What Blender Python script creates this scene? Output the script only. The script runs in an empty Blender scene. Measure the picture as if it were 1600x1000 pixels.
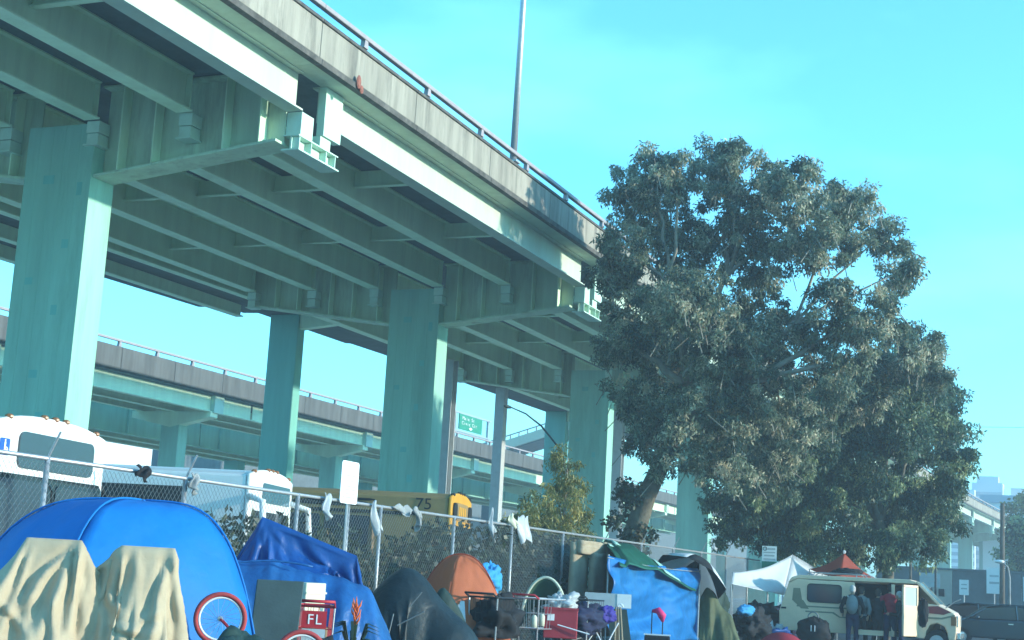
import bpy, bmesh, math, random
import numpy as np
from mathutils import Vector, Matrix
random.seed(7); rng = np.random.default_rng(7)
S = bpy.context.scene; COL = S.collection
R = math.radians

# ------------------------------------------------------------------ camera
cd = bpy.data.cameras.new('camera'); cam = bpy.data.objects.new('camera', cd); COL.objects.link(cam)
cd.sensor_fit = 'HORIZONTAL'; cd.sensor_width = 36; cd.lens = 51.165; cd.clip_start = .1; cd.clip_end = 6000
cr, cu, cf = (0.92587903, 0.37393043, 0.05407454), (0.01606908, -0.18196614, 0.98317349), (-0.37747822, 0.90943079, 0.17448735)
cam.matrix_world = Matrix(((cr[0], cu[0], -cf[0], 0), (cr[1], cu[1], -cf[1], 0), (cr[2], cu[2], -cf[2], 1.45), (0, 0, 0, 1)))
S.camera = cam
# ------------------------------------------------------------------ sky, sun, exposure
SUN_AZ, SUN_EL = R(82), R(10)            # azimuth from +Y towards +X
wd = bpy.data.worlds.new('World'); S.world = wd; wd.use_nodes = True
wn, wl = wd.node_tree.nodes, wd.node_tree.links
bg = wn['Background']; bg.inputs['Strength'].default_value = .15
sk = wn.new('ShaderNodeTexSky'); sk.sky_type = 'NISHITA'; sk.sun_disc = False
sk.sun_elevation = SUN_EL; sk.sun_rotation = SUN_AZ; sk.dust_density = .4; sk.ozone_density = 1.5; sk.air_density = 1.0
tint = wn.new('ShaderNodeMix'); tint.data_type = 'RGBA'; tint.blend_type = 'MULTIPLY'; tint.inputs[0].default_value = 1
tint.inputs[7].default_value = (.33, .95, 1.22, 1)
wl.new(sk.outputs[0], tint.inputs[6])
# thin veil of high cloud
tc = wn.new('ShaderNodeTexCoord'); mp = wn.new('ShaderNodeMapping'); mp.inputs['Scale'].default_value = (1.2, 1.2, 3.5)
cn = wn.new('ShaderNodeTexNoise'); cn.inputs['Scale'].default_value = 2.2; cn.inputs['Detail'].default_value = 5
crp = wn.new('ShaderNodeValToRGB'); crp.color_ramp.elements[0].position = .48; crp.color_ramp.elements[1].position = .85
crp.color_ramp.elements[0].color = (0, 0, 0, 1); crp.color_ramp.elements[1].color = (.35, .35, .35, 1)
cm = wn.new('ShaderNodeMix'); cm.data_type = 'RGBA'; cm.inputs[7].default_value = (2.2, 5.6, 7.0, 1)
wl.new(tc.outputs['Generated'], mp.inputs[0]); wl.new(mp.outputs[0], cn.inputs['Vector']); wl.new(cn.outputs[0], crp.inputs[0])
wl.new(crp.outputs[0], cm.inputs[0]); wl.new(tint.outputs[2], cm.inputs[6]); wl.new(cm.outputs[2], bg.inputs['Color'])
sl = bpy.data.lights.new('sun', 'SUN'); sl.energy = 2.0; sl.angle = R(1.0); sl.color = (1, .95, .82)
sun = bpy.data.objects.new('sun', sl); COL.objects.link(sun)
sd = Vector((math.sin(SUN_AZ) * math.cos(SUN_EL), math.cos(SUN_AZ) * math.cos(SUN_EL), math.sin(SUN_EL)))
sun.rotation_euler = sd.to_track_quat('Z', 'Y').to_euler(); sun.location = (60, 10, 60)
vs_ = S.view_settings; S.display_settings.display_device = 'sRGB'; vs_.view_transform = 'Standard'; vs_.look = 'None'
vs_.exposure = 1.9; vs_.gamma = 1; vs_.use_curve_mapping = False

# ------------------------------------------------------------------ materials
M = {}
def mat(name, col, rough=.7, var=.25, scale=5, bump=.15, metal=0, streak=0, dirt=0, dirtcol=(.05, .05, .045), bscale=40, spec=.35, coat=0):
    m = bpy.data.materials.new(name); m.use_nodes = True; n, l = m.node_tree.nodes, m.node_tree.links
    p = n['Principled BSDF']; p.inputs['Roughness'].default_value = rough; p.inputs['Metallic'].default_value = metal
    p.inputs['Specular IOR Level'].default_value = spec; p.inputs['Coat Weight'].default_value = coat
    g = n.new('ShaderNodeNewGeometry'); mpg = n.new('ShaderNodeMapping'); l.new(g.outputs['Position'], mpg.inputs[0])
    if streak: mpg.inputs['Scale'].default_value = (1, 1, .12)
    no = n.new('ShaderNodeTexNoise'); no.inputs['Scale'].default_value = scale; no.inputs['Detail'].default_value = 6; no.inputs['Roughness'].default_value = .65
    l.new(mpg.outputs[0], no.inputs['Vector'])
    cr_ = n.new('ShaderNodeValToRGB'); cr_.color_ramp.elements[0].position = .3; cr_.color_ramp.elements[1].position = .7
    cr_.color_ramp.elements[0].color = tuple(c * (1 - var) for c in col) + (1,)
    cr_.color_ramp.elements[1].color = tuple(min(.95, c * (1 + var * .6)) for c in col) + (1,)
    l.new(no.outputs[0], cr_.inputs[0]); out = cr_.outputs[0]
    if dirt:
        d = n.new('ShaderNodeTexNoise'); d.inputs['Scale'].default_value = scale * .6; d.inputs['Detail'].default_value = 8; d.inputs['Roughness'].default_value = .75
        mp2 = n.new('ShaderNodeMapping'); mp2.inputs['Scale'].default_value = (1.7, 1.7, .25 if streak else 1.7); mp2.inputs['Location'].default_value = (7, 3, 1)
        l.new(g.outputs['Position'], mp2.inputs[0]); l.new(mp2.outputs[0], d.inputs['Vector'])
        dr = n.new('ShaderNodeValToRGB'); dr.color_ramp.elements[0].position = .5; dr.color_ramp.elements[1].position = .72
        dr.color_ramp.elements[0].color = (0, 0, 0, 1); dr.color_ramp.elements[1].color = (dirt, dirt, dirt, 1)
        l.new(d.outputs[0], dr.inputs[0])
        mx = n.new('ShaderNodeMix'); mx.data_type = 'RGBA'; mx.inputs[7].default_value = dirtcol + (1,)
        l.new(dr.outputs[0], mx.inputs[0]); l.new(out, mx.inputs[6]); out = mx.outputs[2]
    l.new(out, p.inputs['Base Color'])
    if bump:
        b = n.new('ShaderNodeBump'); b.inputs['Strength'].default_value = bump; b.inputs['Distance'].default_value = .02
        bn = n.new('ShaderNodeTexNoise'); bn.inputs['Scale'].default_value = bscale; bn.inputs['Detail'].default_value = 4
        l.new(mpg.outputs[0], bn.inputs['Vector']); l.new(bn.outputs[0], b.inputs['Height']); l.new(b.outputs[0], p.inputs['Normal'])
    M[name] = m; return m
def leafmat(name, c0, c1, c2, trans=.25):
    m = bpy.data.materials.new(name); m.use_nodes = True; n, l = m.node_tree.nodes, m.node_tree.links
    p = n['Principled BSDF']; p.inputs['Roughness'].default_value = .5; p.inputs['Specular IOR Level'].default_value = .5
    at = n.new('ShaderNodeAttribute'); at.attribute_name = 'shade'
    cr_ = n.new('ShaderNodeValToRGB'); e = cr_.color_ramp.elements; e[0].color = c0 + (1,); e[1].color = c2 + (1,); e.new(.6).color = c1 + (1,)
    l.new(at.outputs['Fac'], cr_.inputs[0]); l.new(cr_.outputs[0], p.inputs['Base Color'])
    t = n.new('ShaderNodeBsdfTranslucent'); l.new(cr_.outputs[0], t.inputs[0])
    ms = n.new('ShaderNodeMixShader'); ms.inputs[0].default_value = trans
    l.new(p.outputs[0], ms.inputs[1]); l.new(t.outputs[0], ms.inputs[2]); l.new(ms.outputs[0], n['Material Output'].inputs[0])
    M[name] = m; return m
def clothmat(name, col, rough=.75, trans=.15, var=.15, bscale=9, bump=.35, sheen=0):
    m = mat(name, col, rough, var, 2.5, bump, bscale=bscale); n, l = m.node_tree.nodes, m.node_tree.links
    p = n['Principled BSDF']; t = n.new('ShaderNodeBsdfTranslucent'); src = p.inputs['Base Color'].links[0].from_socket; l.new(src, t.inputs[0])
    ms = n.new('ShaderNodeMixShader'); ms.inputs[0].default_value = trans
    l.new(p.outputs[0], ms.inputs[1]); l.new(t.outputs[0], ms.inputs[2]); l.new(ms.outputs[0], n['Material Output'].inputs[0]); return m
def glassmat(name, col, rough=.08):
    return mat(name, col, rough, .1, 3, 0, spec=.8)

mat('steel_fascia', (.46, .56, .46), .6, .14, 1.1, .04, streak=1, dirt=.6, dirtcol=(.50, .47, .34))  # cream-stained; base held darker than the girder steel to temper the sun on it
mat('steel', (.66, .84, .60), .55, .12, 1.6, .04, streak=1, dirt=.3, dirtcol=(.40, .46, .30))  # paler than the fascia, fill light under the deck put into the colour
mat('steel_pale', (.50, .68, .56), .5, .1, 2, .03, dirt=.15, dirtcol=(.25, .28, .22))
mat('column_paint', (.27, .52, .42), .75, .2, 1.3, .2, streak=1, dirt=.5, dirtcol=(.12, .25, .18), bscale=14)
mat('side_column_paint', (.17, .46, .40), .7, .12, 2, .1, streak=1, dirt=.15, dirtcol=(.06, .17, .16))
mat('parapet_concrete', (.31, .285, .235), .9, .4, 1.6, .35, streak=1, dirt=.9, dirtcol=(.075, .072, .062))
mat('shaded_concrete', (.12, .125, .118), .95, .4, 1.6, .35, streak=1, dirt=.6, dirtcol=(.06, .06, .055))  # darker copy of the parapet concrete, shade put into the colour
mat('stained_concrete', (.10, .095, .085), .95, .5, 3, .5, dirt=.6, dirtcol=(.22, .2, .17))
mat('deck_concrete', (.12, .15, .155), .9, .2, 2, .2, dirt=.3)
mat('steel_cap', (.48, .62, .45), .6, .2, 1.4, .08, streak=1, dirt=.65, dirtcol=(.17, .16, .11))
mat('lit_soffit_concrete', (.48, .58, .46), .9, .12, 2, .1, dirt=.3, dirtcol=(.2, .24, .2))  # paler than the deck concrete, bounce light painted into the overhang
mat('rail_metal', (.32, .28, .29), .55, .15, 5, .05)
mat('asphalt', (.05, .05, .052), .9, .35, 3, .4, bscale=120)
mat('yard_dirt', (.46, .48, .45), .95, .4, 1.2, .5)
mat('pavement', (.26, .255, .24), .9, .2, 3, .25, dirt=.5)
mat('kerb_concrete', (.30, .29, .27), .9, .2, 3, .25, dirt=.4)
mat('road_paint', (.7, .7, .66), .8, .2, 8, .1)
mat('galvanised', (.42, .43, .44), .45, .15, 12, .05, metal=.55)
mat('wire', (.27, .29, .28), .5, .1, 10, 0, metal=.4)
mat('bark', (.14, .125, .095), .9, .45, 5, .8, bscale=18, dirt=.5, dirtcol=(.07, .06, .045))
mat('bark_pale', (.27, .24, .19), .85, .35, 5, .5, bscale=18)
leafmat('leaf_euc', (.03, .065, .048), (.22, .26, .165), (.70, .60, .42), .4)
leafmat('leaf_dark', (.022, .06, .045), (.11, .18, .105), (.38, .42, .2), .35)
leafmat('leaf_sap', (.10, .12, .03), (.24, .23, .07), (.42, .34, .09), .35)
leafmat('leaf_ivy', (.02, .035, .02), (.04, .06, .03), (.08, .10, .05), .15)
leafmat('leaf_gold', (.12, .12, .03), (.25, .22, .07), (.4, .34, .12), .3)
mat('white_paint', (.72, .72, .70), .4, .08, 3, .02, dirt=.2, dirtcol=(.4, .4, .38), coat=.2)
mat('grey_paint', (.45, .46, .46), .5, .1, 3, .02, dirt=.2)
mat('bus_yellow', (.62, .30, .03), .45, .1, 3, .02, dirt=.15, dirtcol=(.25, .13, .03))
mat('bus_yellow_shaded', (.30, .195, .08), .55, .15, 3, .02, dirt=.35, dirtcol=(.15, .11, .06))  # browner copy of the bus yellow, the side's shadow put into it
mat('black_rubber', (.018, .018, .02), .8, .2, 8, .1)
mat('black_paint', (.015, .016, .018), .5, .15, 6, .02)
glassmat('glass_dark', (.02, .035, .05)); glassmat('glass_teal', (.06, .16, .2), .12); glassmat('glass_black', (.01, .012, .015))
mat('sign_white', (.82, .82, .80), .5, .04, 4, 0)
mat('sign_green', (.015, .22, .13), .45, .06, 3, 0)
mat('sign_blue', (.02, .10, .42), .45, .06, 3, 0)
mat('ink', (.06, .06, .065), .7, .1, 10, 0); mat('ink_faint', (.45, .46, .46), .7, .1, 10, 0); mat('ink_white', (.8, .8, .8), .5, .05, 8, 0)
clothmat('tent_blue', (.004, .19, .56), .6, .2, .08); clothmat('tarp_navy', (.004, .062, .25), .42, .08, .2, 7, .6); clothmat('tarp_blue', (.006, .15, .42), .42, .15, .25, 6, .8)
clothmat('tarp_navy_lit', (.014, .115, .34), .45, .15, .3, 10, .8)  # lighter copy of the navy tarp, light put into the colour
clothmat('canvas_tan', (.48, .385, .26), .85, .1, .18, 7, .5); clothmat('tent_orange', (.56, .15, .06), .65, .3, .08); clothmat('tent_red', (.40, .07, .035), .65, .25, .1)
clothmat('tent_white', (.75, .77, .78), .6, .35, .05); clothmat('tarp_dark', (.012, .022, .026), .5, .05, .4, 9, .8); clothmat('tarp_darkgreen', (.02, .045, .035), .55, .05, .3, 8, .5)
clothmat('tarp_green', (.01, .105, .065), .5, .1, .3, 7, .7); clothmat('tarp_mint', (.40, .66, .56), .5, .2, .1)
clothmat('tarp_olive', (.085, .10, .045), .7, .1, .35, 8, .7); clothmat('plastic_white', (.56, .60, .62), .35, .35, .1, 14, .6); clothmat('rag', (.36, .38, .38), .8, .2, .3, 14, .6)
clothmat('foam_tan', (.36, .29, .20), .95, .03, .2, 10, .4); clothmat('cloth_azure', (.04, .30, .60), .7, .15); clothmat('cloth_navy', (.015, .02, .06), .85, .03, .3); clothmat('cloth_black', (.012, .013, .016), .85, .02, .3)
clothmat('cloth_red', (.34, .015, .03), .8, .05); clothmat('cloth_grey', (.20, .22, .22), .8, .03); clothmat('cloth_pink', (.70, .03, .16), .6, .1); clothmat('cloth_purple', (.03, .02, .22), .7, .05); clothmat('cloth_white', (.6, .6, .58), .8, .1)
clothmat('net_green', (.05, .12, .08), .7, .3); clothmat('piping_cream', (.55, .58, .45), .7, .1)
mat('cart_red', (.45, .02, .03), .45, .15, 8, .02); mat('red_dull', (.34, .03, .045), .6, .15, 5, .05); mat('tyre_red', (.40, .05, .05), .7, .15, 8, .1); mat('rim_white', (.75, .75, .75), .35, .05, 5, 0)
mat('cardboard', (.34, .23, .13), .9, .15, 4, .1); mat('board_cream', (.55, .53, .40), .8, .1, 4, .05); mat('board_dark', (.05, .085, .085), .75, .2, 4, .1); mat('board_white', (.78, .78, .76), .6, .05, 4, .02); mat('board_grey', (.42, .47, .48), .7, .12, 4, .05)
mat('timber', (.22, .15, .09), .9, .3, 6, .3)
mat('van_cream', (.84, .60, .40), .45, .1, 2.5, .02, dirt=.25, dirtcol=(.55, .42, .29), coat=.2); mat('van_stripe', (.26, .23, .15), .5, .1, 4, 0); mat('van_brown', (.16, .09, .06), .5, .1, 4, 0); mat('van_maroon', (.26, .05, .05), .55, .2, 4, 0)
mat('interior', (.03, .03, .032), .9, .3, 5, .1); mat('lamp_amber', (.28, .11, .04), .3, .1, 5, 0); mat('chrome', (.6, .6, .6), .25, .05, 5, 0, metal=.9)
mat('car_navy', (.012, .03, .045), .25, .1, 3, 0, coat=.6, spec=.5); mat('car_grey', (.06, .075, .09), .25, .1, 3, 0, coat=.6)
mat('skin', (.42, .25, .17), .6, .1, 10, 0); mat('hair_brown', (.06, .04, .03), .8, .3, 20, .2); mat('hair_grey', (.45, .45, .43), .8, .3, 20, .2)
mat('rust', (.30, .11, .08), .9, .4, 14, .4)
mat('flower', (.65, .14, .04), .6, .2, 8, 0)
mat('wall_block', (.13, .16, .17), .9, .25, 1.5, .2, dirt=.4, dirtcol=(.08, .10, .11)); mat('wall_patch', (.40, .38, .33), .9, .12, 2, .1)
mat('tower_pale', (.52, .56, .60), .85, .06, .05, 0); mat('tower_white', (.7, .72, .74), .85, .05, .05, 0); mat('tower_glass', (.25, .33, .40), .4, .1, .1, 0)
mat('wood_pole', (.12, .10, .08), .9, .3, 5, .3)

# ------------------------------------------------------------------ mesh helpers
WL = {}                                   # world position of each object's own origin
class MB:
    def __init__(s): s.v = []; s.f = []
    def add(s, vs, fs):
        o = len(s.v); s.v += [tuple(map(float, p)) for p in vs]; s.f += [tuple(i + o for i in q) for q in fs]; return s
    def box(s, x0, x1, y0, y1, z0, z1):
        return s.add([(x0, y0, z0), (x1, y0, z0), (x1, y1, z0), (x0, y1, z0), (x0, y0, z1), (x1, y0, z1), (x1, y1, z1), (x0, y1, z1)],
                     [(3, 2, 1, 0), (4, 5, 6, 7), (0, 1, 5, 4), (1, 2, 6, 5), (2, 3, 7, 6), (3, 0, 4, 7)])
    def obox(s, c, ax, ay, az):
        c, ax, ay, az = map(Vector, (c, ax, ay, az))
        return s.add([c + a * ax + b * ay + d * az for d in (-1, 1) for a, b in ((-1, -1), (1, -1), (1, 1), (-1, 1))],
                     [(3, 2, 1, 0), (4, 5, 6, 7), (0, 1, 5, 4), (1, 2, 6, 5), (2, 3, 7, 6), (3, 0, 4, 7)])
    def beam(s, p, q, w, h, up=(0, 0, 1)):
        p, q, up = Vector(p), Vector(q), Vector(up); d = (q - p).normalized(); sd_ = d.cross(up).normalized(); u = sd_.cross(d)
        return s.obox((p + q) / 2, sd_ * w / 2, (q - p) / 2, u * h / 2)
    def prism(s, poly, axis, a, b):
        n = len(poly)
        def P(u, w, t): return {'x': (t, u, w), 'y': (u, t, w), 'z': (u, w, t)}[axis]
        s.add([P(u, w, a) for u, w in poly] + [P(u, w, b) for u, w in poly],
              [tuple(range(n))[::-1], tuple(range(n, 2 * n))] + [(i, (i + 1) % n, n + (i + 1) % n, n + i) for i in range(n)]); return s
    def tube(s, pts, r, n=8, cap=True):
        pts = [Vector(p) for p in pts]; k = len(pts); rs = r if isinstance(r, (list, tuple)) else [r] * k; vs = []; fs = []; ref = Vector((0, 0, 1))
        if abs((pts[-1] - pts[0]).normalized().z) > .9: ref = Vector((1, 0, 0))
        for i, p in enumerate(pts):
            d = (pts[min(i + 1, k - 1)] - pts[max(i - 1, 0)]).normalized(); a = d.cross(ref)
            if a.length < 1e-4: a = d.cross(Vector((0, 1, 0)))
            a.normalize(); b = d.cross(a)
            vs += [p + (a * math.cos(2 * math.pi * j / n) + b * math.sin(2 * math.pi * j / n)) * rs[i] for j in range(n)]
        for i in range(k - 1): fs += [(i * n + j, i * n + (j + 1) % n, (i + 1) * n + (j + 1) % n, (i + 1) * n + j) for j in range(n)]
        if cap: fs += [tuple(range(n))[::-1], tuple(range((k - 1) * n, k * n))]
        return s.add(vs, fs)
    def ring(s, c, rad, r, axis, n=32, m=8):
        c = Vector(c); ax = Vector(axis).normalized(); a = ax.orthogonal().normalized(); b = ax.cross(a); vs = []; fs = []
        for i in range(n):
            t = 2 * math.pi * i / n; d = a * math.cos(t) + b * math.sin(t)
            vs += [c + d * (rad + r * math.cos(2 * math.pi * j / m)) + ax * r * math.sin(2 * math.pi * j / m) for j in range(m)]
        for i in range(n): fs += [(i * m + j, ((i + 1) % n) * m + j, ((i + 1) % n) * m + (j + 1) % m, i * m + (j + 1) % m) for j in range(m)]
        return s.add(vs, fs)
    def ell(s, c, r, nu=12, nv=8, rot=None):
        c = Vector(c); r = (r,) * 3 if not isinstance(r, (tuple, list)) else r; vs = []; fs = []
        for j in range(nv + 1):
            ph = math.pi * j / nv
            for i in range(nu):
                t = 2 * math.pi * i / nu; p = Vector((r[0] * math.sin(ph) * math.cos(t), r[1] * math.sin(ph) * math.sin(t), r[2] * math.cos(ph)))
                vs.append(c + (rot @ p if rot else p))
        for j in range(nv): fs += [(j * nu + i, (j + 1) * nu + i, (j + 1) * nu + (i + 1) % nu, j * nu + (i + 1) % nu) for i in range(nu)]
        return s.add(vs, fs)
    def grid(s, fn, nu, nv):
        vs = [fn(i / nu, j / nv) for j in range(nv + 1) for i in range(nu + 1)]
        return s.add(vs, [(j * (nu + 1) + i, j * (nu + 1) + i + 1, (j + 1) * (nu + 1) + i + 1, (j + 1) * (nu + 1) + i) for j in range(nv) for i in range(nu)])
    def build(s, name, m, parent=None, smooth=False, bevel=0, solid=0, sub=0, origin=None, remesh=0, tri=True):
        off = WL.get(parent.name, Vector()) if parent else Vector(origin or (0, 0, 0))
        me = bpy.data.meshes.new(name); me.from_pydata([Vector(p) - off for p in s.v], [], s.f); me.update()
        bm = bmesh.new(); bm.from_mesh(me); bmesh.ops.remove_doubles(bm, verts=bm.verts, dist=1e-5)
        if not solid: bmesh.ops.recalc_face_normals(bm, faces=bm.faces)
        bm.to_mesh(me); bm.free()
        if smooth: me.polygons.foreach_set('use_smooth', [True] * len(me.polygons))
        me.materials.append(M[m]); o = bpy.data.objects.new(name, me); COL.objects.link(o)
        if parent: o.parent = parent; WL[o.name] = off.copy()
        else: o.location = off; WL[o.name] = off.copy()
        if remesh: q = o.modifiers.new('remesh', 'REMESH'); q.mode = 'VOXEL'; q.voxel_size = remesh; q.use_smooth_shade = True; q2 = o.modifiers.new('smooth', 'SMOOTH'); q2.iterations = 4
        if solid: q = o.modifiers.new('solid', 'SOLIDIFY'); q.thickness = solid
        if bevel: q = o.modifiers.new('bevel', 'BEVEL'); q.width = bevel; q.segments = 2; q.limit_method = 'ANGLE'
        if sub: q = o.modifiers.new('sub', 'SUBSURF'); q.levels = q.render_levels = sub
        return o
def tag(o, label, cat, group=None):
    o['label'] = label; o['category'] = cat
    if group: o['group'] = group
    return o
def struct(o, kind='structure'): o['kind'] = kind; return o
def thing(name, label, cat, loc=(0, 0, 0), rz=0, group=None, local=False):
    o = bpy.data.objects.new(name, None); COL.objects.link(o); o.location = loc; o.rotation_euler.z = rz; o.empty_display_size = .2
    WL[o.name] = Vector() if local else Vector(loc); return tag(o, label, cat, group)
def copy_at(o, loc, parent=None, rz=None):
    c = o.copy(); COL.objects.link(c); c.location = loc
    if parent: c.parent = parent
    if rz is not None: c.rotation_euler.z = rz
    WL[c.name] = WL.get(o.name, Vector()); return c
def text(name, body, size, m, parent, loc, rot, align='CENTER', sx=1):
    cu_ = bpy.data.curves.new(name, 'FONT'); cu_.body = body; cu_.size = size; cu_.align_x = align; cu_.align_y = 'CENTER'; cu_.extrude = .002
    t = bpy.data.objects.new(name, cu_); COL.objects.link(t); bpy.context.view_layer.update()
    me = bpy.data.meshes.new_from_object(t.evaluated_get(bpy.context.evaluated_depsgraph_get())); bpy.data.objects.remove(t)
    me.materials.clear(); me.materials.append(M[m]); o = bpy.data.objects.new(name, me); COL.objects.link(o)
    o.parent = parent; o.location = Vector(loc) - WL.get(parent.name, Vector()); o.rotation_euler = rot; o.scale.x = sx
    WL[o.name] = Vector(loc); return o
def nz(x, y=0., z=0.):
    from mathutils import noise
    return noise.noise(Vector((x, y, z)))

# ================================================================== SETTING
struct(MB().add([(-700, -300, 0), (700, -300, 0), (700, 900, 0), (-700, 900, 0)], [(0, 1, 2, 3)]).build('ground', 'yard_dirt'))
struct(MB().add([(-6.6, -60, .004), (14, -60, .004), (14, 400, .004), (-6.6, 400, .004)], [(0, 1, 2, 3)]).build('road', 'asphalt'))
struct(MB().box(-11.6, -6.9, -40, 36, -.05, .13).build('pavement', 'pavement'))
struct(MB().box(-6.9, -6.6, -40, 36, -.05, .134).build('kerb', 'kerb_concrete', bevel=.02))
struct(MB().add([(-11.6, 36.01, .006), (-6.6, 36.01, .006), (-6.6, 100, .006), (-11.6, 100, .006)], [(0, 1, 2, 3)]).build('side_road', 'asphalt'))
lm = MB()
for y in range(-20, 200, 9): lm.add([(-.08, y, .008), (.08, y, .008), (.08, y + 3, .008), (-.08, y + 3, .008)], [(0, 1, 2, 3)])
struct(lm.build('lane_marking', 'road_paint'))

# ------------------------------------------------------------------ near viaduct
SP = 18.35; Y0 = 25.3
def xoff(y): return 3.0e-4 * max(0, y - 100) ** 2
via = thing('elevated_freeway', 'green painted steel girder freeway viaduct with concrete parapet crossing overhead', 'viaduct', (-21.7, Y0, 0))
B0 = WL[via.name]
GX = [-15.95, -18.4, -20.85, -23.3, -25.75, -28.2]
# base meshes, built about the world origin of bent 0 and copied down the line
gm = MB(); L = SP - 1.05
gm.box(-.018, .018, 0, L, 11.04, 11.83); gm.box(-.21, .21, 0, L, 10.995, 11.035); gm.box(-.17, .17, 0, L, 11.835, 11.87)
gm.box(.022, .16, L - .06, L - .03, 11.04, 11.82); gm.box(-.16, -.022, L - .06, L - .03, 11.04, 11.82)
ogm = MB(); LO = SP - .95
ogm.box(-.018, .018, 0, LO, 11.04, 11.83); ogm.box(-.20, .20, .75, LO, 10.995, 11.035); ogm.box(-.17, .17, 0, LO, 11.835, 11.87)
epm = MB().box(.022, .20, 0, .76, 10.74, 11.84)
dm = MB().box(0, 2.36, -.012, .012, 11.42, 11.83).box(0, 2.36, -.09, .09, 11.385, 11.415)
ppm = MB().prism([(-15.42, 11.90), (-15.42, 12.77), (-15.185, 12.77), (-15.19, 11.99), (-15.30, 11.95)], 'y', .012, SP / 4 - .012)
cpm = MB().prism([(-15.44, 12.775), (-15.44, 12.86), (-15.38, 12.9), (-15.22, 12.9), (-15.15, 12.84), (-15.15, 12.775)], 'y', .008, SP / 4 - .008)
lpm = MB().prism([(-15.30, 11.82), (-15.13, 11.82), (-15.12, 11.95), (-15.19, 11.985), (-15.30, 11.94)], 'y', .008, SP / 4 - .008)
rpm = MB().prism([(-.10, 0), (.10, 0), (.065, .19), (-.065, .19)], 'x', -15.27, -15.16)
rlm = MB().box(-15.28, -15.14, .005, SP - .005, 13.07, 13.18)
slm = MB().box(-28.95, -15.32, .01, SP - .01, 11.875, 12.1)
ohm_ = MB().box(-15.9, -15.31, .012, SP - .012, 11.855, 11.872)
def base(mb, name, m, **k):
    o = mb.build(name, m, **k); COL.objects.unlink(o); return o
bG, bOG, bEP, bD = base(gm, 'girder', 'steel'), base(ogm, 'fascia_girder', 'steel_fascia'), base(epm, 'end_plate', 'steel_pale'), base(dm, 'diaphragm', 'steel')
bP, bRP, bRL, bS = base(ppm, 'parapet_panel', 'parapet_concrete', bevel=.02), base(rpm, 'rail_post', 'rail_metal'), base(rlm, 'guard_rail', 'rail_metal', bevel=.02), base(slm, 'deck_slab', 'deck_concrete')
bCP, bLP = base(cpm, 'parapet_coping', 'stained_concrete', bevel=.01), base(lpm, 'drip_ledge', 'stained_concrete', bevel=.01)
bOS = base(ohm_, 'overhang_slab', 'lit_soffit_concrete')
brm = MB().box(-.17, .17, -.02, .36, 10.72, 10.985).box(-.15, .15, .0, .36, 10.46, 10.70).box(-.2, .2, -.06, .36, 10.42, 10.455)
bBR = base(brm, 'bearing_bracket', 'steel_pale')
sbm = MB().box(-.18, .18, .42, .92, 10.47, 10.985).box(-.02, .02, .35, 2.0, 10.16, 10.43).box(-.2, .2, .33, 2.05, 10.435, 10.465).box(-.22, .22, .33, 2.08, 10.12, 10.155)
for y in (.4, .9, 1.55, 1.95): sbm.box(.022, .18, y, y + .03, 10.16, 10.43)
sbm.box(-.15, .15, 1.3, 1.75, 10.47, 10.72)
bSB = base(sbm, 'seat_bracket', 'steel_pale')
cl = MB().box(-22.65, -20.8, 0, .82, 0, 10.95)
for x_, w_ in ((-22.32, .012), (-21.95, .009), (-21.62, .012), (-21.2, .009)): cl.box(x_, x_ + w_, -.006, .01, .0, 10.9)
bC = base(cl, 'column', 'column_paint', bevel=.05)
def capbot(x):
    pts = [(-28.35, 10.6), (-22.7, 9.82), (-20.75, 9.78), (-15.75, 10.36)]
    for (a, za), (b, zb) in zip(pts, pts[1:]):
        if x <= b: return za + (zb - za) * (x - a) / (b - a)
    return 10.36
cp = MB()
for x0, x1 in ((-28.35, -22.66), (-20.79, -16.15)):
    z0, z1 = capbot(x0), capbot(x1)
    cp.prism([(x0, z0), (x1, z1), (x1, 11.8), (x0, 11.8)], 'y', .39, .43)
    cp.prism([(x0, z0 - .06), (x1, z1 - .06), (x1, z1), (x0, z0)], 'y', .06, .76)
    cp.box(x0, x1, .1, .72, 11.805, 11.85)
cp.box(-28.40, -28.36, .07, .75, 10.55, 11.8)
bCAP = base(cp, 'cap_beam', 'steel_cap')
stf = {x: base(MB().box(x - .015, x + .015, .09, .385, capbot(x) + .003, 11.79), 'stiffener', 'steel') for x in (-27.3, -26.4, -25.1, -24.2, -23.2, -20.2, -19.3, -17.5, -16.6)}
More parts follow.
